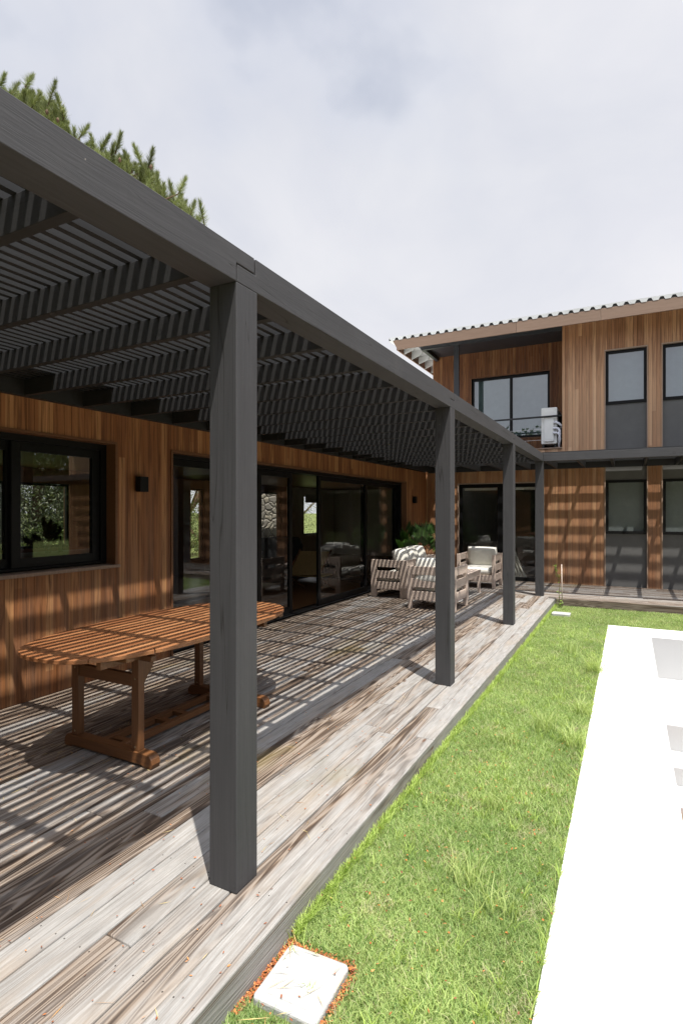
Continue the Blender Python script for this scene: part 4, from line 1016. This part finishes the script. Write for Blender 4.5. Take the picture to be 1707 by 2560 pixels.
# litter: needles and bracts on deck and round the lid
def litter(name, P, L, wd, cols, label, flat=.15):
    n = len(P); a = rng.uniform(0, np.pi*2, n); l = rng.uniform(.5, 1., n)*L; u = np.stack([np.cos(a), np.sin(a), rng.normal(0, flat, n)], 1); s_ = np.stack([-np.sin(a), np.cos(a), rng.normal(0, .3, n)], 1)
    wv = (rng.uniform(.6, 1.2, n)*wd)[:, None]
    v = np.zeros((n, 4, 3)); v[:, 0] = P-u*l[:, None]/2; v[:, 1] = P+s_*wv; v[:, 2] = P+u*l[:, None]/2; v[:, 3] = P-s_*wv
    q = (np.arange(n)*4)[:, None]+np.array([[0, 1, 2, 3]])
    o = np_mesh(name, v.reshape(-1, 3), np.zeros((0, 3)), np.repeat(cols[:, None], 4, 1).reshape(-1, 3), 'litter', quads=q)
    return tag(o, label, 'litter', kind='stuff')
def pick(n, pal): return np.array(pal)[rng.integers(0, len(pal), n)]*rng.uniform(.7, 1.25, (n, 1))
ORG = [(.40, .13, .035), (.28, .085, .03), (.45, .20, .07), (.20, .075, .04)]
n = 900; Pd = np.stack([rng.uniform(XW+.1, DE-.02, n), np.abs(rng.normal(0, 4.2, n))+.6, np.full(n, .006)], 1); Pd = Pd[Pd[:, 1] < 11.3]
litter('deck_litter', Pd, .018, .0032, pick(len(Pd), ORG), 'small orange pine bracts strewn over the deck boards')
n = 260; Pd = np.stack([rng.uniform(XW+.1, DE-.02, n), np.abs(rng.normal(0, 3.2, n))+.7, np.full(n, .005)], 1)
Pd2 = np.stack([rng.normal(-3.35, .22, 240), rng.normal(2.75, .22, 240), np.full(240, .008)], 1); Pd = np.concatenate([Pd, Pd2])
litter('needle_litter', Pd, .085, .0011, pick(len(Pd), [(.46, .30, .11), (.36, .20, .08), (.52, .42, .19)]), 'dry straw coloured pine needles lying on the deck', .03)
a = rng.uniform(0, 1, (1500, 2)); ring_ = np.concatenate([np.stack([rng.uniform(-1.254, -1.226, 520), rng.uniform(1.56, 1.95, 520)], 1), np.stack([rng.uniform(-1.25, -.95, 260), 1.915+np.abs(rng.normal(0, .018, 260))], 1), np.stack([-.955+np.abs(rng.normal(0, .014, 130)), rng.uniform(1.65, 1.93, 130)], 1), np.stack([rng.uniform(DE, Bx0, 420), rng.uniform(1.2, 4.6, 420)], 1)])
Pr = np.concatenate([ring_, (ZG+.004+rng.uniform(0, .014, len(ring_)))[:, None]], 1); Pr[-420:, 2] = ZG+.036
litter('lid_litter', Pr, .018, .004, pick(len(Pr), ORG), 'orange bark bits packed round the near concrete lid', .35)
n = 22; Pn = np.stack([rng.uniform(-1.25, -.88, n), rng.uniform(1.5, 2.0, n), np.full(n, -.104)], 1)
litter('lid_needles', Pn, .14, .0011, pick(n, [(.55, .32, .12), (.5, .36, .16)]), 'long dry needles lying across the near concrete lid', .12)

# ================================================================ TREES
def crown_leaves(n, cx, cy, cz, rx_, ry_, rz_, L, wd, pal, clumps=60, seed=1):
    # returns leaf quads gathered in clumps through an ellipsoid, with their colours
    rs = np.random.default_rng(seed)
    cc = rs.normal(0, 1, (clumps, 3)); cc /= np.linalg.norm(cc, axis=1)[:, None]; cc *= rs.uniform(.45, 1., (clumps, 1))**.5
    k = rs.integers(0, clumps, n); p = cc[k]+rs.normal(0, .15, (n, 3))
    tone = rs.uniform(.6, 1.35, clumps)[k][:, None]
    p = p*np.array([rx_, ry_, rz_])+np.array([cx, cy, cz])
    d = rs.normal(0, 1, (n, 3)); d /= np.linalg.norm(d, axis=1)[:, None]; s_ = np.cross(d, rs.normal(0, 1, (n, 3))); s_ /= np.linalg.norm(s_, axis=1)[:, None]
    l = rs.uniform(.6, 1.2, (n, 1))*L; v = np.zeros((n, 4, 3)); v[:, 0] = p; v[:, 1] = p+d*l*.5+s_*wd; v[:, 2] = p+d*l; v[:, 3] = p+d*l*.5-s_*wd
    cols = np.array(pal)[rs.integers(0, len(pal), n)]*tone*rs.uniform(.8, 1.2, (n, 1))
    return v, cols
def broad_tree(name, label, cat, x, y, h, r, pal, seed, n=9000, group=None, trunk=True, low=.25):
    t = thing(name, label, cat, (x, y, ZG), group)
    cz = h*(.5+low/2); v, c = crown_leaves(n, 0, 0, cz, r, r, h*(1-low)/2, .11, .018, pal, 190, seed)
    q = (np.arange(n)*4)[:, None]+np.array([[0, 1, 2, 3]])
    np_mesh('crown', v.reshape(-1, 3), np.zeros((0, 3)), np.repeat(c[:, None], 4, 1).reshape(-1, 3), 'leaf', t, q)
    mb = MB(); rs = random.Random(seed)
    mb.tube([(x, y, ZG), (x+.05, y, ZG+h*.3), (x, y+.05, ZG+h*.7)], [.03*h, .022*h, .01*h], 8)
    for k in range(6):
        a = rs.uniform(0, 6.28); mb.tube([(x, y, ZG+h*.25), (x+math.cos(a)*r*.4, y+math.sin(a)*r*.4, ZG+h*.5), (x+math.cos(a)*r*.7, y+math.sin(a)*r*.7, ZG+h*.7)], [.013*h, .008*h, .004*h], 6)
    mb.build('trunk', 'bark', t, smooth=True); return t
OLV = [(.10, .12, .07), (.13, .15, .085), (.07, .085, .045), (.17, .185, .12)]
GRN = [(.055, .085, .025), (.08, .115, .035), (.04, .065, .02), (.12, .15, .05)]
broad_tree('olive_tree', 'silvery olive tree seen through the left window, full in its right sash', 'tree', -16.0, 10.6, 6.4, 3.2, OLV, 3, 80000, low=.0)
broad_tree('olive_tree', 'silvery olive tree seen through the narrow left sash of the left window', 'tree', -17.5, 6.6, 6.4, 2.8, OLV, 4, 50000, low=.0)
broad_tree('olive_tree', 'larger olive tree standing behind the one in the left window', 'tree', -20.5, 14.6, 7.5, 3.6, OLV, 5, 26000, low=.0)
broad_tree('shrub', 'bright green shrub at the foot of the olive tree outside the rear window', 'shrub', -13.6, 9.6, 1.5, .9, GRN, 6, 5000, low=.0)
broad_tree('shrub', 'bright green shrub seen through the narrow rear window of the living room', 'shrub', -15.5, 17.4, 2.0, 1.1, GRN, 7, 5000, low=.0)
broad_tree('leafy_tree', 'leafy green tree seen through the narrow rear window of the living room', 'tree', -19.5, 20.8, 6.0, 2.4, GRN, 8, 9000, low=.2)
broad_tree('grey_bush', 'grey green bush seen through the far window in the white indoor wall', 'bush', -20.0, 31.5, 4.2, 2.8, [(.14, .15, .08), (.18, .19, .10), (.09, .11, .05)], 9, 9000, low=.02)

# pine whose crown shows above the pergola beam
pine = thing('pine_tree', 'pine tree with upright needle tufts rising behind the pergola beam', 'pine tree', (-14.6, 8.2, ZG))
mb = MB(); mb.tube([(-14.6, 8.2, ZG), (-14.5, 8.2, 4), (-14.6, 8.1, 8.5), (-14.5, 8.2, 12.2)], [.26, .22, .14, .04], 10)
Fv = np.array([-math.sin(YAW), math.cos(YAW), 0]); Rv = np.array([math.cos(YAW), math.sin(YAW), 0])
def outline(az):
    """height of the crown's edge against its bearing from the terrace: the measured silhouette of this tree"""
    xs_ = [-900, -200, 0, 40, 75, 105, 130, 165, 188, 212, 262, 300, 343, 380, 420, 457, 505, 530]
    hs_ = [420, 230, 205, 215, 197, 235, 225, 285, 345, 330, 360, 362, 385, 400, 470, 470, 540, 640]
    return np.interp(az, xs_, hs_)
def shoot_at(px, py, dist):
    d = Fv+Rv*(px-853.5)/1380+np.array([0, 0, 1])*(1280-py)/1380
    return np.array([0, 0, 1.65])+d*dist
shoots = []
for px, py in ((75, 200), (132, 228), (38, 222), (212, 328), (262, 358), (297, 355), (343, 382), (378, 394), (457, 462), (505, 530), (5, 205), (108, 245), (160, 290), (188, 348), (235, 362), (410, 476), (320, 400), (430, 478), (482, 520), (365, 430), (150, 262), (92, 250), (280, 385), (-40, 225), (-90, 240), (395, 455), (445, 500)):
    shoots.append((shoot_at(px, py, random.uniform(13.2, 14.0)), .46+random.random()*.10))
for k in range(980):
    px = random.uniform(-160, 515); py = outline(px)+34+random.random()**1.3*190
    shoots.append((shoot_at(px, py, random.uniform(13.3, 16.2)), random.uniform(.26, .50)))
for k in range(70):      # the rest of the crown, hidden from the terrace by the beam
    a = random.uniform(0, 6.28); rr = random.uniform(.8, 3.6)
    shoots.append((np.array([-14.8+math.cos(a)*rr, 8.4+math.sin(a)*rr, random.uniform(5.5, 9.0)]), .5))
NV, NT, NC = [], [], []
pal = np.array([(.15, .175, .06), (.20, .225, .085), (.095, .12, .042), (.28, .29, .13)])
for p, L in shoots:
    ax = np.array([random.gauss(0, .34), random.gauss(0, .34), 1.]); ax /= np.linalg.norm(ax)
    n = 380; s_ = rng.uniform(0, 1, n)**.8; a = rng.uniform(0, 2*np.pi, n)
    out_ = np.stack([np.cos(a), np.sin(a), np.zeros(n)], 1)
    b = p+ax*(s_*L*.95-L*.55)[:, None]
    dirn = out_*(1.0-.55*s_)[:, None]+ax*(.5+.55*s_)[:, None]; dirn /= np.linalg.norm(dirn, axis=1)[:, None]
    ln = rng.uniform(.7, 1.1, n)*(.235-.09*s_); wv = np.cross(dirn, rng.normal(0, 1, (n, 3))); wv /= np.linalg.norm(wv, axis=1)[:, None]
    v = np.stack([b-wv*.0048, b+wv*.0048, b+dirn*ln[:, None]], 1); base_ = sum(len(q) for q in NV)
    NV.append(v.reshape(-1, 3)); NT.append(base_+np.arange(n*3).reshape(n, 3))
    c = pal[rng.integers(0, 4, n)]*rng.uniform(.75, 1.3)*rng.uniform(.85, 1.15, (n, 1)); NC.append(np.repeat(c[:, None], 3, 1).reshape(-1, 3))
    q0 = Vector(p-ax*L*.6); q1 = Vector(p+ax*L*.30)
    mb.tube([q0, q1], [.016, .009], 5)
    if random.random() < .5:
        tz = max(4., q0.z-2.0); mb.tube([q0, (q0.x*.75-14.6*.25, q0.y*.75+8.2*.25, q0.z-.45), (-14.55, 8.2, min(tz, 11.5))], [.015, .03, .045], 5)
mb.build('trunk', 'bark', pine, smooth=True)
np_mesh('crown', np.concatenate(NV)-np.array(pine.location), np.concatenate(NT), np.concatenate(NC), 'needle', pine)
mb = MB()
for px, py in ((378, 418), (118, 280), (300, 400), (145, 300)):
    p = Vector(shoot_at(px, py, 13.1)); mb.tube([p+Vector((0, 0, -.06)), p, p+Vector((.01, 0, .06))], [.015, .045, .01], 8)
mb.build('cone', 'bark', pine, smooth=True)

# unseen leaf belts: trees behind, and one added at right to block low sky
v, c = crown_leaves(95000, 8, -20, 3.8, 34, 3, 4.2, .5, .16, [(.04, .06, .02), (.06, .085, .03), (.03, .045, .015)], 400, 21)
v2, c2 = crown_leaves(70000, 27, 6, 2.4, 4, 32, 4.0, .5, .16, [(.04, .06, .02), (.06, .085, .03), (.03, .045, .015)], 300, 22)  # stands in for a timber building, added to block sky in the glass
v = np.concatenate([v, v2]); c = np.concatenate([c, c2]); q = (np.arange(len(v))*4)[:, None]+np.array([[0, 1, 2, 3]])
tag(np_mesh('leaf_backdrop', v.reshape(-1, 3), np.zeros((0, 3)), np.repeat(c[:, None], 4, 1).reshape(-1, 3), 'leaf', quads=q), 'unseen dark leaf belts, one of them added, reflected in the window glass', 'leaf_backdrop', kind='stuff')
